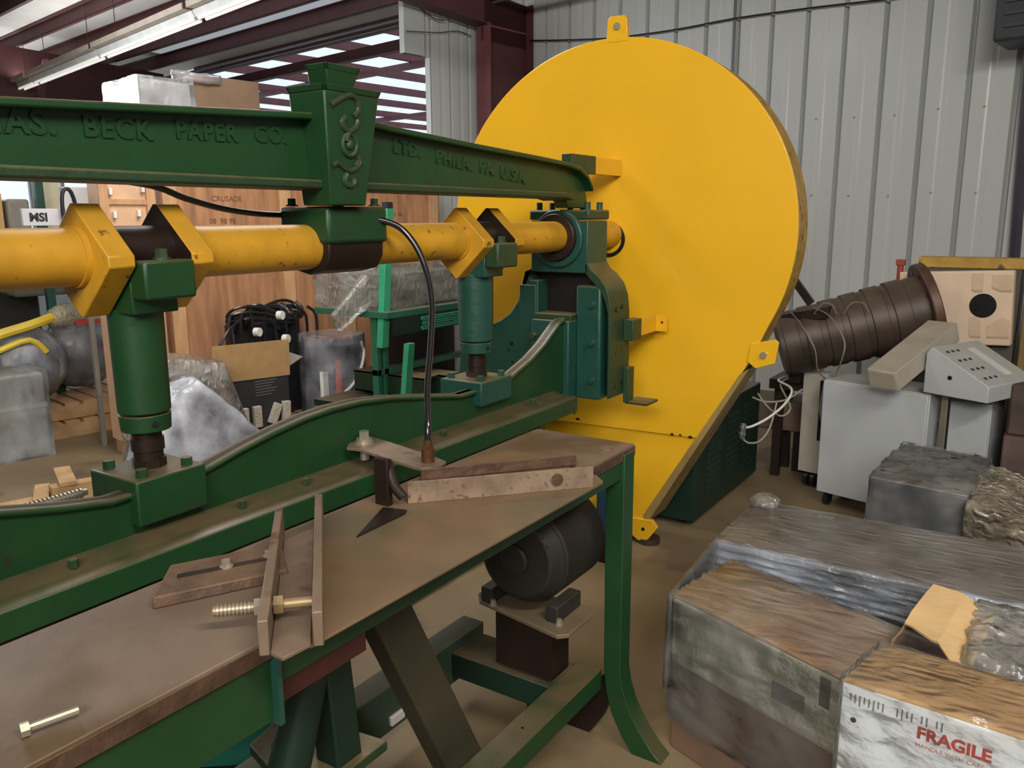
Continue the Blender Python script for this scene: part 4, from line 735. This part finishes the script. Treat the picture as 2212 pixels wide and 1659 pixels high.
obj('terminal_box', M().hexa([(4.80, 1.32, .98), (4.80, 1.05, 1.04), (4.92, 1.05, 1.04), (4.92, 1.32, .98)], [(4.80, 1.32, 1.045), (4.80, 1.05, 1.105), (4.92, 1.05, 1.105), (4.92, 1.32, 1.045)]), DKRUST, t, bevel=0.004)
obj('saddle', M().box(5.02, 5.22, 0.72, 0.80, 0.62, 0.90), DKRUST, t); obj('saddle', M().box(4.98, 5.20, 1.22, 1.29, 0.62, 0.80), DKRUST, t)
obj('stand', M().box(5.04, 5.34, 0.66, 1.42, 0.56, 0.62), DKRUST, t)
for x in (5.06, 5.27):
    for y in (0.70, 1.34): obj('stand_leg', M().box(x, x+.05, y, y+.05, 0, 0.56), DKRUST, t)
for pts, l in (([(4.72, 1.24, 1.08), (4.70, 1.16, 1.00), (4.68, 1.08, 0.88), (4.70, 1.06, 0.76), (4.76, 1.02, 0.70)], 'thin pale wire looping over the left of the dark barrel'),
               ([(4.76, 1.12, 1.10), (4.72, 1.02, 1.06), (4.68, 0.93, 0.94), (4.66, 0.93, 0.84), (4.72, 0.97, 0.74)], 'thin wire looping over the middle of the dark barrel'),
               ([(4.78, 1.12, 1.06), (4.78, 1.08, 1.12), (4.78, 1.03, 1.12), (4.78, 1.0, 1.07)], 'small wire loop standing on top of the barrel, left one'),
               ([(4.82, 0.97, 1.07), (4.82, 0.93, 1.13), (4.82, 0.87, 1.13), (4.82, 0.84, 1.08)], 'small wire loop standing on top of the barrel, right one')):
    tag(obj('loose_wire', M().tube(pts, 0.004, seg=6, smooth=6), mat('grey_wire', (0.16, 0.14, 0.12), 0.4)), l, 'wire')
wm = mat('white_cable', (0.62, 0.62, 0.60), 0.4)
t = thing('cable_plug', 'white cable ending in a bright metal plug beside the yellow guard edge', 'cable', (4.2, 1.25, 0.6))
obj('cable', M().tube([(4.02, 1.238, 0.555), (4.06, 1.21, 0.56), (4.12, 1.15, 0.60), (4.22, 1.10, 0.66), (4.40, 1.12, 0.70), (4.8, 1.30, 0.66), (5.08, 1.34, 0.63)], 0.0065, smooth=6), wm, t)
obj('plug', M().cyl((4.005, 1.25, 0.50), (4.01, 1.247, 0.575), 0.013).cyl((4.005, 1.25, 0.515), (4.006, 1.249, 0.53), 0.017).cyl((4.008, 1.248, 0.55), (4.009, 1.248, 0.562), 0.017), CHROME, t)
for pts, l in (([(4.01, 1.25, 0.50), (4.03, 1.22, 0.475), (4.08, 1.18, 0.48), (4.14, 1.15, 0.54), (4.2, 1.14, 0.66)], 'thin tan wire looping below the metal plug'),
               ([(4.20, 1.24, 0.70), (4.22, 1.19, 0.63), (4.26, 1.13, 0.58), (4.32, 1.10, 0.62), (4.7, 1.26, 0.66), (5.08, 1.30, 0.625)], 'grey cable crossing behind the white plug cable'),
               ([(4.18, 1.26, 0.68), (4.22, 1.20, 0.655), (4.3, 1.12, 0.66), (4.42, 1.07, 0.70)], 'pale cable lying highest in the tangle beside the guard')):
    tag(obj('loose_cable', M().tube(pts, 0.005, seg=6, smooth=6), mat('tan_cable', (0.28, 0.25, 0.19), 0.45)), l, 'cable')
t = thing('brown_machine', 'low brown machine in the dark gap between guard and slim cabinet', 'machine', (5.3, 1.5, 0))
obj('beam', M().box(5.2, 5.5, 1.15, 1.75, 0.26, 0.45), mat('brown_paint', (0.11, 0.075, 0.05), 0.6), t, bevel=0.01); obj('leg', M().box(5.22, 5.3, 1.2, 1.3, 0, 0.26), DKRUST, t); obj('leg', M().box(5.22, 5.3, 1.6, 1.7, 0, 0.26), DKRUST, t)
# mould plate with pockets, on a yellow machine
m_ = Matrix.Translation((5.32, 0.150, 0.885)) @ Matrix.Rotation(R(-6), 4, 'Z') @ Matrix.Rotation(R(-3), 4, 'X')
t = thing('pocketed_plate', 'cream plate with a round black hole and four recessed pockets, propped on edge', 'plate', (5.32, 0.150, 0.885), R(-6))
obj('plate', M().box(0, 0.07, 0.03, 0.62, 0, 0.42, m_), CREAM, t, bevel=0.008)
obj('round_hole', M().cyl(m_@Vector((-0.003, 0.175, 0.225)), m_@Vector((0.002, 0.175, 0.225)), 0.068, seg=36), BLACK, t)
for pl in ([(0.035, .30), (.035, .385), (.135, .385), (.135, .32), (.09, .30)], [(.18, .30), (.18, .395), (.235, .395), (.235, .31), (.22, .30)], [(.04, .04), (.04, .13), (.075, .15), (.15, .10), (.15, .04)], [(.18, .04), (.18, .13), (.20, .15), (.24, .15), (.24, .05), (.23, .04)]):
    obj('pocket', M().prism(pl, 'yz', -0.002, 0.001, m_), POCKET, t, bevel=0.0); obj('pocket_rim', M().prism([(y+.0, z+.012) for y, z in pl], 'yz', -0.003, 0.0, m_), mat('pocket_light', (0.56, 0.42, 0.28), 0.6), t)
t = thing('yellow_machine', 'machine with a yellow top beam behind the cream plate at the right edge', 'machine', (5.9, 0.1, 0))
obj('top_beam', M().box(5.62, 5.74, -0.9, 0.72, 1.290, 1.355), YELDK, t, bevel=0.006)
obj('side_panel', M().box(5.52, 5.75, -0.6, 0.145, 0.0, 1.29), mat('brown_yellow_panel', (0.22, 0.13, 0.035), 0.5, var=0.3), t, bevel=0.006)
obj('frame', M().box(5.40, 6.2, 0.17, 0.80, 0.0, 0.88).box(5.6, 6.2, 0.17, 0.70, .88, 1.29), mat('dark_machine_grey', (0.06, 0.05, 0.04), 0.6), t, bevel=0.006)
single('red_cap', M().cyl((5.42, 0.79, 0.88), (5.42, 0.79, 1.31), 0.018).box(5.40, 5.44, 0.765, 0.815, 1.31, 1.345), mat('red_knob', (0.28, 0.04, 0.02), 0.5), 'small dark red cap on a rod left of the yellow beam', 'knob', bevel=0.003)
t = thing('dark_crate_stack', 'dim brown boxes stacked at the right edge beside the small cabinet', 'crate', (4.8, -0.05, 0))
obj('body', M().box(4.55, 5.0, -0.35, 0.14, 0, 0.55), mat('dim_brown', (0.10, 0.06, 0.05), 0.7, var=0.4), t, bevel=0.01); obj('lid', M().box(4.58, 4.98, -0.33, 0.13, 0.55, 0.80), mat('dim_brown2', (0.07, 0.045, 0.035), 0.7, var=0.4), t, bevel=0.01)
t = thing('yellow_bracket', 'small yellow bracket with dark strut behind the guard, above the barrel', 'bracket', (4.3, 1.1, 0.9))
obj('plate', M().prism([(4.62, 1.10), (4.62, 1.27), (4.80, 1.12)], 'xz', 1.27, 1.29), YEL, t); obj('strut', M().box(-.015, .015, -.02, .02, -.13, .13, Matrix.Translation((4.70, 1.20, 1.23)) @ Matrix.Rotation(R(-38), 4, 'X')), DKRUST, t)

# ================================================================ LEFT BACKGROUND (building frame)
def LB(n0, n1, t0, t1, z0, z1, m=None): m = m or M(); return m.box(n0, n1, t0, t1, z0, z1, BM)
CT = 5.72
t = thing('plywood_crate', 'tall plywood crate with vertical pine battens filling the middle distance', 'crate', BW(4.0, CT+.4, 0), BA)
obj('panel', LB(2.68, 5.28, CT, CT+1.0, 0.10, 2.02), PLY, t)
for x in (2.68, 3.60, 4.17, 5.15): obj('batten', LB(x, x+.10, CT-.022, CT, 0.10, 2.02), PINE, t, bevel=0.002)
obj('top_batten', LB(2.68, 5.28, CT-.022, CT, 1.92, 2.03), PINE, t, bevel=0.002)
for x in (2.75, 3.9, 5.1): obj('skid', LB(x, x+.1, CT, CT+1.0, 0, 0.10), PALLET, t)
def ctext(b, n, z, s): text('stencil', b, s, 0.0006, mat('faded_stencil', (0.13, 0.07, 0.035), 0.7), face_mtx(BM@Vector((n, CT-.0015, z)), BM.to_3x3()@Vector((1, 0, 0)), (0, 0, 1)), t)
ctext('CRUSADE', 3.05, 1.73, 0.055); ctext('08  98 98', 3.02, 1.57, 0.055); ctext('NO. 56', 4.68, 1.62, 0.05)
t = thing('pine_crate', 'pine crate coloured brighter as lit, with white patches, left of the tall plywood crate', 'crate', BW(2.4, 5.9, 0), BA)
obj('panel', LB(2.25, 2.62, 5.70, 5.86, 0.1, 1.95), mat('lit_pine_panel', (0.66, 0.42, 0.26), 0.6, var=0.1), t)  # panel colour raised for the light falling on this crate
for x in (2.25, 2.56): obj('upright', LB(x, x+.06, 5.68, 5.70, 0.1, 1.95), PINE, t)
for z in (1.86, 1.70, 1.48): obj('rail', LB(2.31, 2.56, 5.685, 5.70, z, z+.035), PINE, t)
for n, z in ((2.315, 1.76), (2.53, 1.78), (2.33, 1.61), (2.49, 1.62)): obj('foam_pad', LB(n, n+.022, 5.672, 5.70, z, z+.045), WHITE, t, bevel=0.003)
obj('skid', LB(2.27, 2.60, 5.72, 5.86, 0, 0.1), PALLET, t)
# cartons on the crate
t = thing('wrapped_carton', 'carton under white film at the left on top of the crate', 'carton', BW(2.95, 6.1, 2.02), BA)
obj('body', LB(2.66, 3.02, 5.85, 6.4, 2.035, 2.55), mat('white_paper_carton', (0.36, 0.35, 0.33), 0.6), t, bevel=0.01)
obj('white_film', LB(2.645, 3.03, 5.83, 6.41, 2.035, 2.56).wrinkle(0.02, 7, 12, seed=20, zmin=2.035), FILMB, t, angle=70)
obj('loose_end', LB(2.9, 3.25, 5.84, 5.86, 2.57, 2.62).wrinkle(0.02, 8, 6, seed=21), FILMB, t, angle=70)
t = thing('brown_carton', 'plain brown carton next to the white-wrapped one on top of the crate', 'carton', BW(3.3, 6.1, 2.02), BA)
obj('body', LB(3.05, 3.58, 5.86, 6.42, 2.035, 2.62), mat('dull_brown_carton', (0.17, 0.105, 0.062), 0.7, var=0.15), t, bevel=0.008); obj('printed_label', LB(3.25, 3.40, 5.857, 5.86, 2.30, 2.33), INK, t); obj('tape', LB(3.05, 3.58, 5.858, 5.86, 2.36, 2.364), KRAFT, t)
t = thing('grey_bundle', 'grey cloth-covered bundle on the crate behind the right arm of the beam', 'bundle', BW(4.9, 6.2, 2.03), BA)
obj('cover', LB(4.35, 5.15, 5.9, 6.5, 2.03, 2.30).wrinkle(0.05, 4, 8, seed=22, zmin=2.03), GREYMACH, t, angle=60)
# row between the press and the crate, standing on pallets
def pallet(label, n0, n1, t0, t1, z=0.0, boards=6):
    p = thing('pallet', label, 'pallet', BW((n0+n1)/2, (t0+t1)/2, z), BA)
    w_ = (n1-n0)/boards
    for i in range(boards): obj('deck_board', LB(n0+i*w_, n0+i*w_+w_*.78, t0, t1, z+.10, z+.122), PALLET, p)
    for k in range(3): y = t0+(t1-t0-.09)*k/2; obj('bearer', LB(n0, n1, y, y+.09, z, z+.10), PALLET, p)
    return p
pallet('wooden pallet under the open cardboard box and the wrapped pail', 2.75, 4.1, 4.75, 5.55, 0.0, 9)
t = thing('open_box', 'open cardboard box with a raised flap and black printed front with foam blocks', 'box', BW(2.98, 5.2, 0.122), BA)
obj('body', LB(2.64, 3.22, 5.12, 5.5, 0.125, 0.56), DKCARTON, t, bevel=0.004)
obj('front_flap', M().hexa([BM@Vector(q) for q in ((2.63, 5.115, 0.52), (3.23, 5.115, 0.50), (3.23, 5.12, 0.50), (2.63, 5.12, 0.52))], [BM@Vector(q) for q in ((2.63, 5.07, 0.78), (3.21, 5.07, 0.765), (3.21, 5.075, 0.765), (2.63, 5.075, 0.78))]), KRAFT, t)
obj('side_flap', M().hexa([BM@Vector(q) for q in ((2.62, 5.12, 0.56), (2.62, 5.5, 0.56), (2.63, 5.5, 0.56), (2.63, 5.12, 0.56))], [BM@Vector(q) for q in ((2.52, 5.12, 0.68), (2.54, 5.45, 0.70), (2.55, 5.45, 0.70), (2.53, 5.12, 0.68))]), KRAFT, t)
obj('side_flap', M().hexa([BM@Vector(q) for q in ((3.22, 5.12, 0.56), (3.22, 5.5, 0.56), (3.23, 5.5, 0.56), (3.23, 5.12, 0.56))], [BM@Vector(q) for q in ((3.33, 5.10, 0.62), (3.35, 5.45, 0.64), (3.36, 5.45, 0.64), (3.34, 5.10, 0.62))]), GREYMACH, t)
for i in range(6): text('small_print', 'HHHHHHHHH'[:9-(i % 3)], 0.022, 0.0004, mat('grey_print', (0.10, 0.10, 0.11), 0.6), face_mtx(BM@Vector((2.98, 5.1185, 0.48-i*0.024)), BM.to_3x3()@Vector((1, 0, 0)), (0, 0, 1)), t) if False else None
m = M()
for i in range(6): LB(2.95, 3.12-(i % 3)*.02, 5.118, 5.12, 0.485-i*0.020, 0.492-i*0.020, m)
obj('printed_panel', m, mat('grey_print', (0.12, 0.12, 0.13), 0.6), t, smooth=False)
for n, r_ in ((2.84, 0), (2.94, 0), (3.08, 25), (3.17, 4)):
    c = BM@Vector((n, 5.10, 0.245)); obj('foam_block', M().box(-.03, .03, -.02, .015, -.075, .075, Matrix.Translation(c) @ Matrix.Rotation(BA, 4, 'Z') @ Matrix.Rotation(R(r_), 4, 'Y')), FOAM, t, bevel=0.004)
t = thing('wrapped_pail', 'clear wrapped stack of dark goods with orange label and white strap', 'pail', BW(3.62, 5.2, 0.122), BA)
c = BM@Vector((3.64, 5.17, 0)); c.z = 0.123
obj('pail', M().cyl(c, c+Z*.56, 0.20, 0.215, seg=28), mat('dark_goods', (0.075, 0.08, 0.11), 0.4, var=0.4), t)
for i in range(5): obj('coil', M().ring(c+Z*(.20+i*.055), c+Z*(.235+i*.055), 0.226, 0.2, 28), mat('dark_blue_coil', (0.07, 0.08, 0.13), 0.35), t, bevel=0.008)
obj('orange_label', M().box(-.045, .0, -.235, -.228, .33, .58, Matrix.Translation((c.x, c.y, c.z-.12)) @ Matrix.Rotation(BA-.35, 4, 'Z')), ORANGE, t)
obj('paper_label', M().box(-.11, -.05, -.225, -.215, .22, .50, Matrix.Translation((c.x, c.y, c.z-.12)) @ Matrix.Rotation(BA-.55, 4, 'Z')), WHITE, t)
obj('strap', M().tube([c+Vector((-.15, -.20, .18)), c+Vector((-.02, -.26, .30)), c+Vector((.10, -.23, .46)), c+Vector((.15, -.16, .56))], 0.012), WHITE, t)
obj('stretch_film', M().cyl(c, c+Z*.62, 0.235, 0.232, seg=28).wrinkle(0.03, 9, 2, seed=31, zmin=0.123), FILMB, t, angle=75)
# black cable heap on a dark stand
t = thing('cable_heap', 'heap of black cables piled on a dark stand in front of the crate', 'cables', BW(3.25, 5.56, 0), BA)
c = BM@Vector((3.32, 5.53, 0.0)); m = M()
random.seed(5)
for i in range(16):
    a0 = random.uniform(0, 6.28); rx = random.uniform(.16, .36); rz_ = random.uniform(.02, .07); zc_ = 0.86+random.uniform(-.04, .07)
    m.tube([c+Vector((rx*math.cos(a0+k*.45), 0.09*math.sin(a0+k*.45), zc_+rz_*math.sin(2*(a0+k*.45)))) for k in range(13)], 0.012, seg=6)
for i in range(9): x = -.36+i*.09; m.tube([c+Vector((x, -.05, .93)), c+Vector((x*1.15, -.09, .86)), c+Vector((x*1.12, -.10, .66))], 0.012, seg=6)
m.tube([c+Vector((-.25, -.05, .90)), c+Vector((-.42, -.1, .84)), c+Vector((-.52, -.12, .74))], 0.010, seg=6)
o = obj('cables', m, BLACK, t); o['kind'] = 'stuff'
obj('stand', LB(3.03, 3.60, 5.52, 5.64, 0, 0.84), mat('black_stand', (0.02, 0.021, 0.024), 0.4), t, bevel=0.01)
for dx, z in ((0.0, .90), (-.22, .80), (0.04, .72)): obj('white_plug', M().cyl(c+Vector((dx, -.13, z)), c+Vector((dx+.01, -.17, z)), 0.032), WHITE, t)
# draped machine under sheet
t = thing('draped_machine', 'dark machine under hazy grey film behind the left connecting rod', 'machine', BW(2.3, 4.95, 0), BA)
obj('base', LB(2.06, 2.50, 4.76, 5.05, 0.0, 0.70), GREYMACH, t, bevel=0.02)
obj('dark_panel', LB(2.28, 2.495, 4.752, 4.76, 0.20, 0.66), mat('black_panel', (0.03, 0.03, 0.03), 0.4), t)
m = M(); m.hexa([BM@Vector(q) for q in ((1.95, 4.66, 0), (2.72, 4.66, 0), (2.60, 5.07, 0), (2.0, 5.07, 0))], [BM@Vector(q) for q in ((2.04, 4.73, 0.80), (2.52, 4.73, 0.72), (2.55, 5.07, 0.72), (2.04, 5.07, 0.82))])
m.wrinkle(0.03, 5, 14, off=0.004, seed=44, zmin=0.0, sq=(1, 1, .25)); obj('hazy_cover', m, FILMH, t, angle=75)
m = M(); m.hexa([BM@Vector(q) for q in ((1.62, 4.05, 0), (2.85, 4.20, 0), (2.62, 4.62, 0), (1.72, 4.62, 0))], [BM@Vector(q) for q in ((1.98, 4.36, 0.62), (2.16, 4.36, 0.70), (2.2, 4.60, 0.70), (1.98, 4.60, 0.62))])
m.wrinkle(0.05, 4.0, 18, off=0.0, seed=41, zmin=0.0, sq=(1, 1, .3))
t = thing('plastic_sheet', 'bright bluish plastic sheet heaped like a tent behind the left ram pad', 'plastic sheet', BW(2.2, 4.4, 0), BA)
obj('sheet', m, film_mat('milky_sheet', (0.70, 0.74, 0.84), 0.60, rough=0.16, bscale=3.0, bump=0.6), t, angle=75)
obj('goods', LB(1.95, 2.25, 4.36, 4.58, 0, 0.5), mat('slate_goods', (0.10, 0.11, 0.15), 0.6), t, bevel=0.03)

# bags and tarps at far left
t = thing('bagged_coil', 'dark round coil inside a shiny clear bag tied at the top', 'bag', BW(2.50, 7.0, 0.29), BA)
c = BM@Vector((2.50, 7.0, 0.55))
obj('coil', M().ball(c+Z*-.02, .27, (1, .7, .76), 24), mat('violet_grey_goods', (0.10, 0.09, 0.11), 0.5, var=0.4), t)
obj('clear_bag', M().ball(c+Z*.0, .31, (1.05, .75, .85), 28).wrinkle(0.04, 6, 0, off=0.0, seed=51), FILMB, t, angle=75)
obj('bag_neck', M().ball(c+Vector((-.05, 0, .30)), .18, (1, .6, .55), 20).wrinkle(0.03, 12, 0, off=0.0, seed=52), film_mat('tan_bag', (0.6, 0.52, 0.34), 0.6), t, angle=75)
obj('red_tag', M().box(-.06, .13, -.16, -.145, -.018, .018, Matrix.Translation(c+Z*.26) @ Matrix.Rotation(BA, 4, 'Z')), REDINK, t)
t = thing('bagged_tarp', 'clear bag with navy cloth and yellow straps at the left edge', 'bag', BW(2.02, 6.75, 0.29), BA)
c = BM@Vector((2.00, 6.70, 0.56))
obj('navy_cloth', M().ball(c+Vector((.09, 0, -.03)), .20, (.75, .6, 1.15), 20).wrinkle(0.03, 8, 0, off=0, seed=53), NAVY, t, angle=70)
obj('yellow_strap', M().tube([c+Vector((-.5, -.05, .15)), c+Vector((-.25, -.12, .24)), c+Vector((0, -.16, .30)), c+Vector((.16, -.15, .34))], 0.035).tube([c+Vector((-.5, -.05, .04)), c+Vector((-.25, -.16, .14)), c+Vector((-.04, -.2, .2)), c+Vector((.06, -.22, .10))], 0.022), YPLAS, t)
obj('clear_bag', M().ball(c, .29, (1.0, .8, .95), 24).wrinkle(0.05, 6, 0, off=0, seed=54), FILMB, t, angle=75)
pallet('wooden pallet stack top carrying the two clear bags', 1.80, 2.85, 6.55, 7.4, 0.128, 8)
pallet('lower wooden pallet, under the one with the bags', 1.78, 2.82, 6.5, 7.38, 0.0, 8)
t = thing('wrapped_chest', 'pale grey-green wrapped box at the left edge in front of the pallets', 'box', BW(1.4, 6.2, 0), BA)
obj('body', LB(0.9, 1.93, 6.10, 6.46, 0.0, 0.585), mat('greenish_grey_box', (0.34, 0.34, 0.30), 0.5), t, bevel=0.02)
obj('band', LB(0.89, 1.935, 6.09, 6.465, 0.34, 0.38), mat('pale_band', (0.5, 0.5, 0.42), 0.5), t, bevel=0.01)
obj('film', LB(0.89, 1.94, 6.09, 6.47, 0.0, 0.592).wrinkle(0.02, 5, 10, seed=61, zmin=0.0), FILMB, t, angle=70)
def timber(label, n, tt, z, L_, w_, h_, rz): 
    c = BM@Vector((n, tt, z)); return single('timber_block', M().box(-w_/2, w_/2, -L_/2, L_/2, 0, h_, Matrix.Translation(c) @ Matrix.Rotation(BA+R(rz), 4, 'Z')), PALLET, label, 'timber', 'offcuts of timber on the floor at left', bevel=0.002)
timber('short thick timber block lying nearest, on the floor behind the press', 1.68, 5.0, 0, 0.09, 0.26, 0.10, -8)
timber('flat timber offcut resting across the short block', 1.67, 5.12, 0.10, 0.36, 0.09, 0.025, -14)
timber('narrow timber offcut beside the flat one, farther left', 1.53, 5.10, 0, 0.30, 0.08, 0.06, -20)
timber('wide flat board lying on the floor at the lower left', 1.36, 4.86, 0, 0.50, 0.20, 0.04, -4)
timber('board end beyond the wide flat board', 1.26, 5.25, 0, 0.32, 0.11, 0.05, -22)
# signs, boxes and steel behind the shaft
t = thing('msi_sign', 'pale board lettered MSI standing behind the left end of the shaft', 'sign', BW(2.02, 6.0, 1.56), BA)
obj('board', LB(1.885, 2.17, 6.0, 6.03, 1.565, 1.675), mat('pale_grey_board', (0.62, 0.62, 0.66), 0.5), t, bevel=0.003)
text('lettering', 'MSI', 0.075, 0.0006, INK, face_mtx(BM@Vector((1.925, 5.9985, 1.595)), BM.to_3x3()@Vector((1, 0, 0)), (0, 0, 1)), t, bold=0.003)
obj('arm', LB(2.0, 2.28, 6.03, 6.05, 1.57, 1.60), GREYMACH, t); obj('post', LB(2.25, 2.28, 6.05, 6.08, 0.0, 1.60), GREYMACH, t)
single('black_hook', M().tube([BM@Vector(q) for q in ((2.125, 5.97, 1.60), (2.125, 5.97, 1.72), (2.14, 5.97, 1.79), (2.175, 5.97, 1.80), (2.20, 5.97, 1.74), (2.215, 5.97, 1.62))], 0.013, smooth=4), mat('black_steel', (0.015, 0.015, 0.03), 0.4), 'black steel loop sticking up behind the MSI board', 'hook')
single('green_post', LB(2.31, 2.37, 7.0, 7.06, 0, 2.2), GREEN_LIT, 'dark green steel post in front of the bright wall at the far left', 'post', bevel=0.004)
t = thing('shelf_boxes', 'row of brown and grey cartons on a low rack far behind the shaft at left', 'rack', BW(1.9, 7.3, 0), BA)
obj('rack', LB(1.2, 3.0, 7.1, 7.6, 1.48, 1.52).box(1.25, 1.3, 7.2, 7.25, 0, 1.48, BM).box(2.9, 2.95, 7.2, 7.25, 0, 1.48, BM), GREYMACH, t)
single('carton', LB(1.75, 2.12, 7.15, 7.5, 1.52, 1.80), KRAFT, 'brown carton on the far rack at the left edge', 'carton', bevel=0.004)
single('carton', LB(2.14, 2.30, 7.12, 7.4, 1.52, 1.76), GREYMACH, 'dull grey-brown carton beside the green post on the far rack', 'carton', bevel=0.02)
single('carton', LB(2.42, 2.54, 7.15, 7.4, 1.52, 1.93), mat('cream_paper', (0.62, 0.60, 0.45), 0.6), 'cream upright carton on the far rack', 'carton', bevel=0.004)
single('carton', LB(2.56, 2.76, 7.15, 7.4, 1.52, 1.86), WCARTON, 'pale blue-white carton at the right end of the far rack', 'carton', bevel=0.004)
single('grey_tank', LB(2.35, 3.3, 7.9, 8.3, 0.95, 1.24), mat('green_grey_tank', (0.17, 0.18, 0.15), 0.5), 'grey-green long tank showing just below the shaft at left', 'tank', bevel=0.03)
single('machine_skirt', LB(0.6, 2.7, 8.4, 8.6, 0.0, 1.16), mat('very_dark_grey', (0.03, 0.03, 0.03), 0.5), 'dark machine side below the shaft at the left edge', 'machine', bevel=0.02)
# green machine stand behind the connecting rod
t = thing('green_stand', 'light green welded stand with perforated shelf, dark tubes and upright posts', 'stand', (4.2, 3.5, 0))
obj('tall_post', M().hexa([(3.83, 3.50, .80), (3.89, 3.50, .80), (3.89, 3.55, .80), (3.83, 3.55, .80)], [(3.92, 3.50, 1.66), (3.98, 3.50, 1.66), (3.98, 3.55, 1.66), (3.92, 3.55, 1.66)]), LTGREEN, t, bevel=0.002)
obj('post_cap', M().box(3.925, 3.975, 3.502, 3.548, 1.66, 1.70), INK, t)
obj('short_post', M().hexa([(3.80, 3.30, .50), (3.86, 3.30, .50), (3.86, 3.34, .50), (3.80, 3.34, .50)], [(3.85, 3.30, .84), (3.91, 3.30, .84), (3.91, 3.34, .84), (3.85, 3.34, .84)]), LTGREEN, t, bevel=0.002)
obj('side_frame', M().box(3.89, 3.925, 3.6, 3.65, 0.0, 1.03).box(3.955, 3.995, 3.6, 3.65, 0.0, 0.985).box(3.89, 4.9, 3.6, 3.65, 0.60, 0.64).box(4.85, 4.9, 3.6, 3.65, 0, .98), mat('mid_green', (0.035, 0.20, 0.11), 0.45, dust=.4), t, bevel=0.002)
sh_ = obj('perforated_shelf', M().box(3.84, 4.95, 3.46, 4.1, 0.985, 1.025), mat('mid_green2', (0.02, 0.13, 0.08), 0.45, dust=.6), t, bevel=0.002)
m = M()
for r_ in range(3):
    for i in range(26): x = 4.18+i*0.022+(r_ % 2)*.011; z = 0.893+r_*0.031; m.ring((x, 3.455, z), (x, 3.462, z), 0.0135, 0.0075, 10)
obj('mesh_skirt', m, mat('mid_green3', (0.05, 0.36, 0.21), 0.4), t); obj('skirt_back', M().box(3.90, 4.9, 3.465, 3.475, 0.87, 0.985), DKGREEN, t)
for x, z in ((3.98, 0.46), (4.22, 0.44)):
    obj('square_tube', M().box(x, x+.16, 3.3, 3.9, z, z+.012).box(x, x+.16, 3.3, 3.9, z+.13, z+.142).box(x, x+.012, 3.3, 3.9, z, z+.14).box(x+.148, x+.16, 3.3, 3.9, z, z+.14), OLIVE, t)
obj('dark_body', M().box(4.42, 4.9, 3.75, 4.0, 0.0, 0.90), mat('near_black', (0.012, 0.014, 0.02), 0.5), t); obj('lower_frame', M().box(3.7, 4.95, 3.3, 4.0, 0.40, 0.44), DKGREEN, t)
for x in (3.74, 4.85): obj('stand_leg', M().box(x, x+.06, 3.32, 3.38, 0, .40), DKGREEN, t)
t = thing('wrapped_block', 'grey-green block under milky film on top of the green stand', 'box', (4.4, 3.75, 1.026))
obj('body', M().box(4.02, 4.75, 3.60, 4.05, 1.027, 1.25), mat('grey_green_block', (0.24, 0.26, 0.22), 0.5), t, bevel=0.01)
obj('milky_film', M().box(3.86, 4.80, 3.56, 4.08, 1.026, 1.30).wrinkle(0.05, 5, 10, seed=71, zmin=1.026), FILMH, t, angle=70)
obj('film_tail', M().hexa([(3.60, 3.66, 1.02), (3.64, 3.66, .93), (3.64, 3.69, .93), (3.60, 3.69, 1.02)], [(3.88, 3.62, 1.28), (3.90, 3.62, 1.09), (3.90, 3.66, 1.09), (3.88, 3.66, 1.28)]).wrinkle(0.02, 8, 6, seed=72), FILMH, t, angle=70)
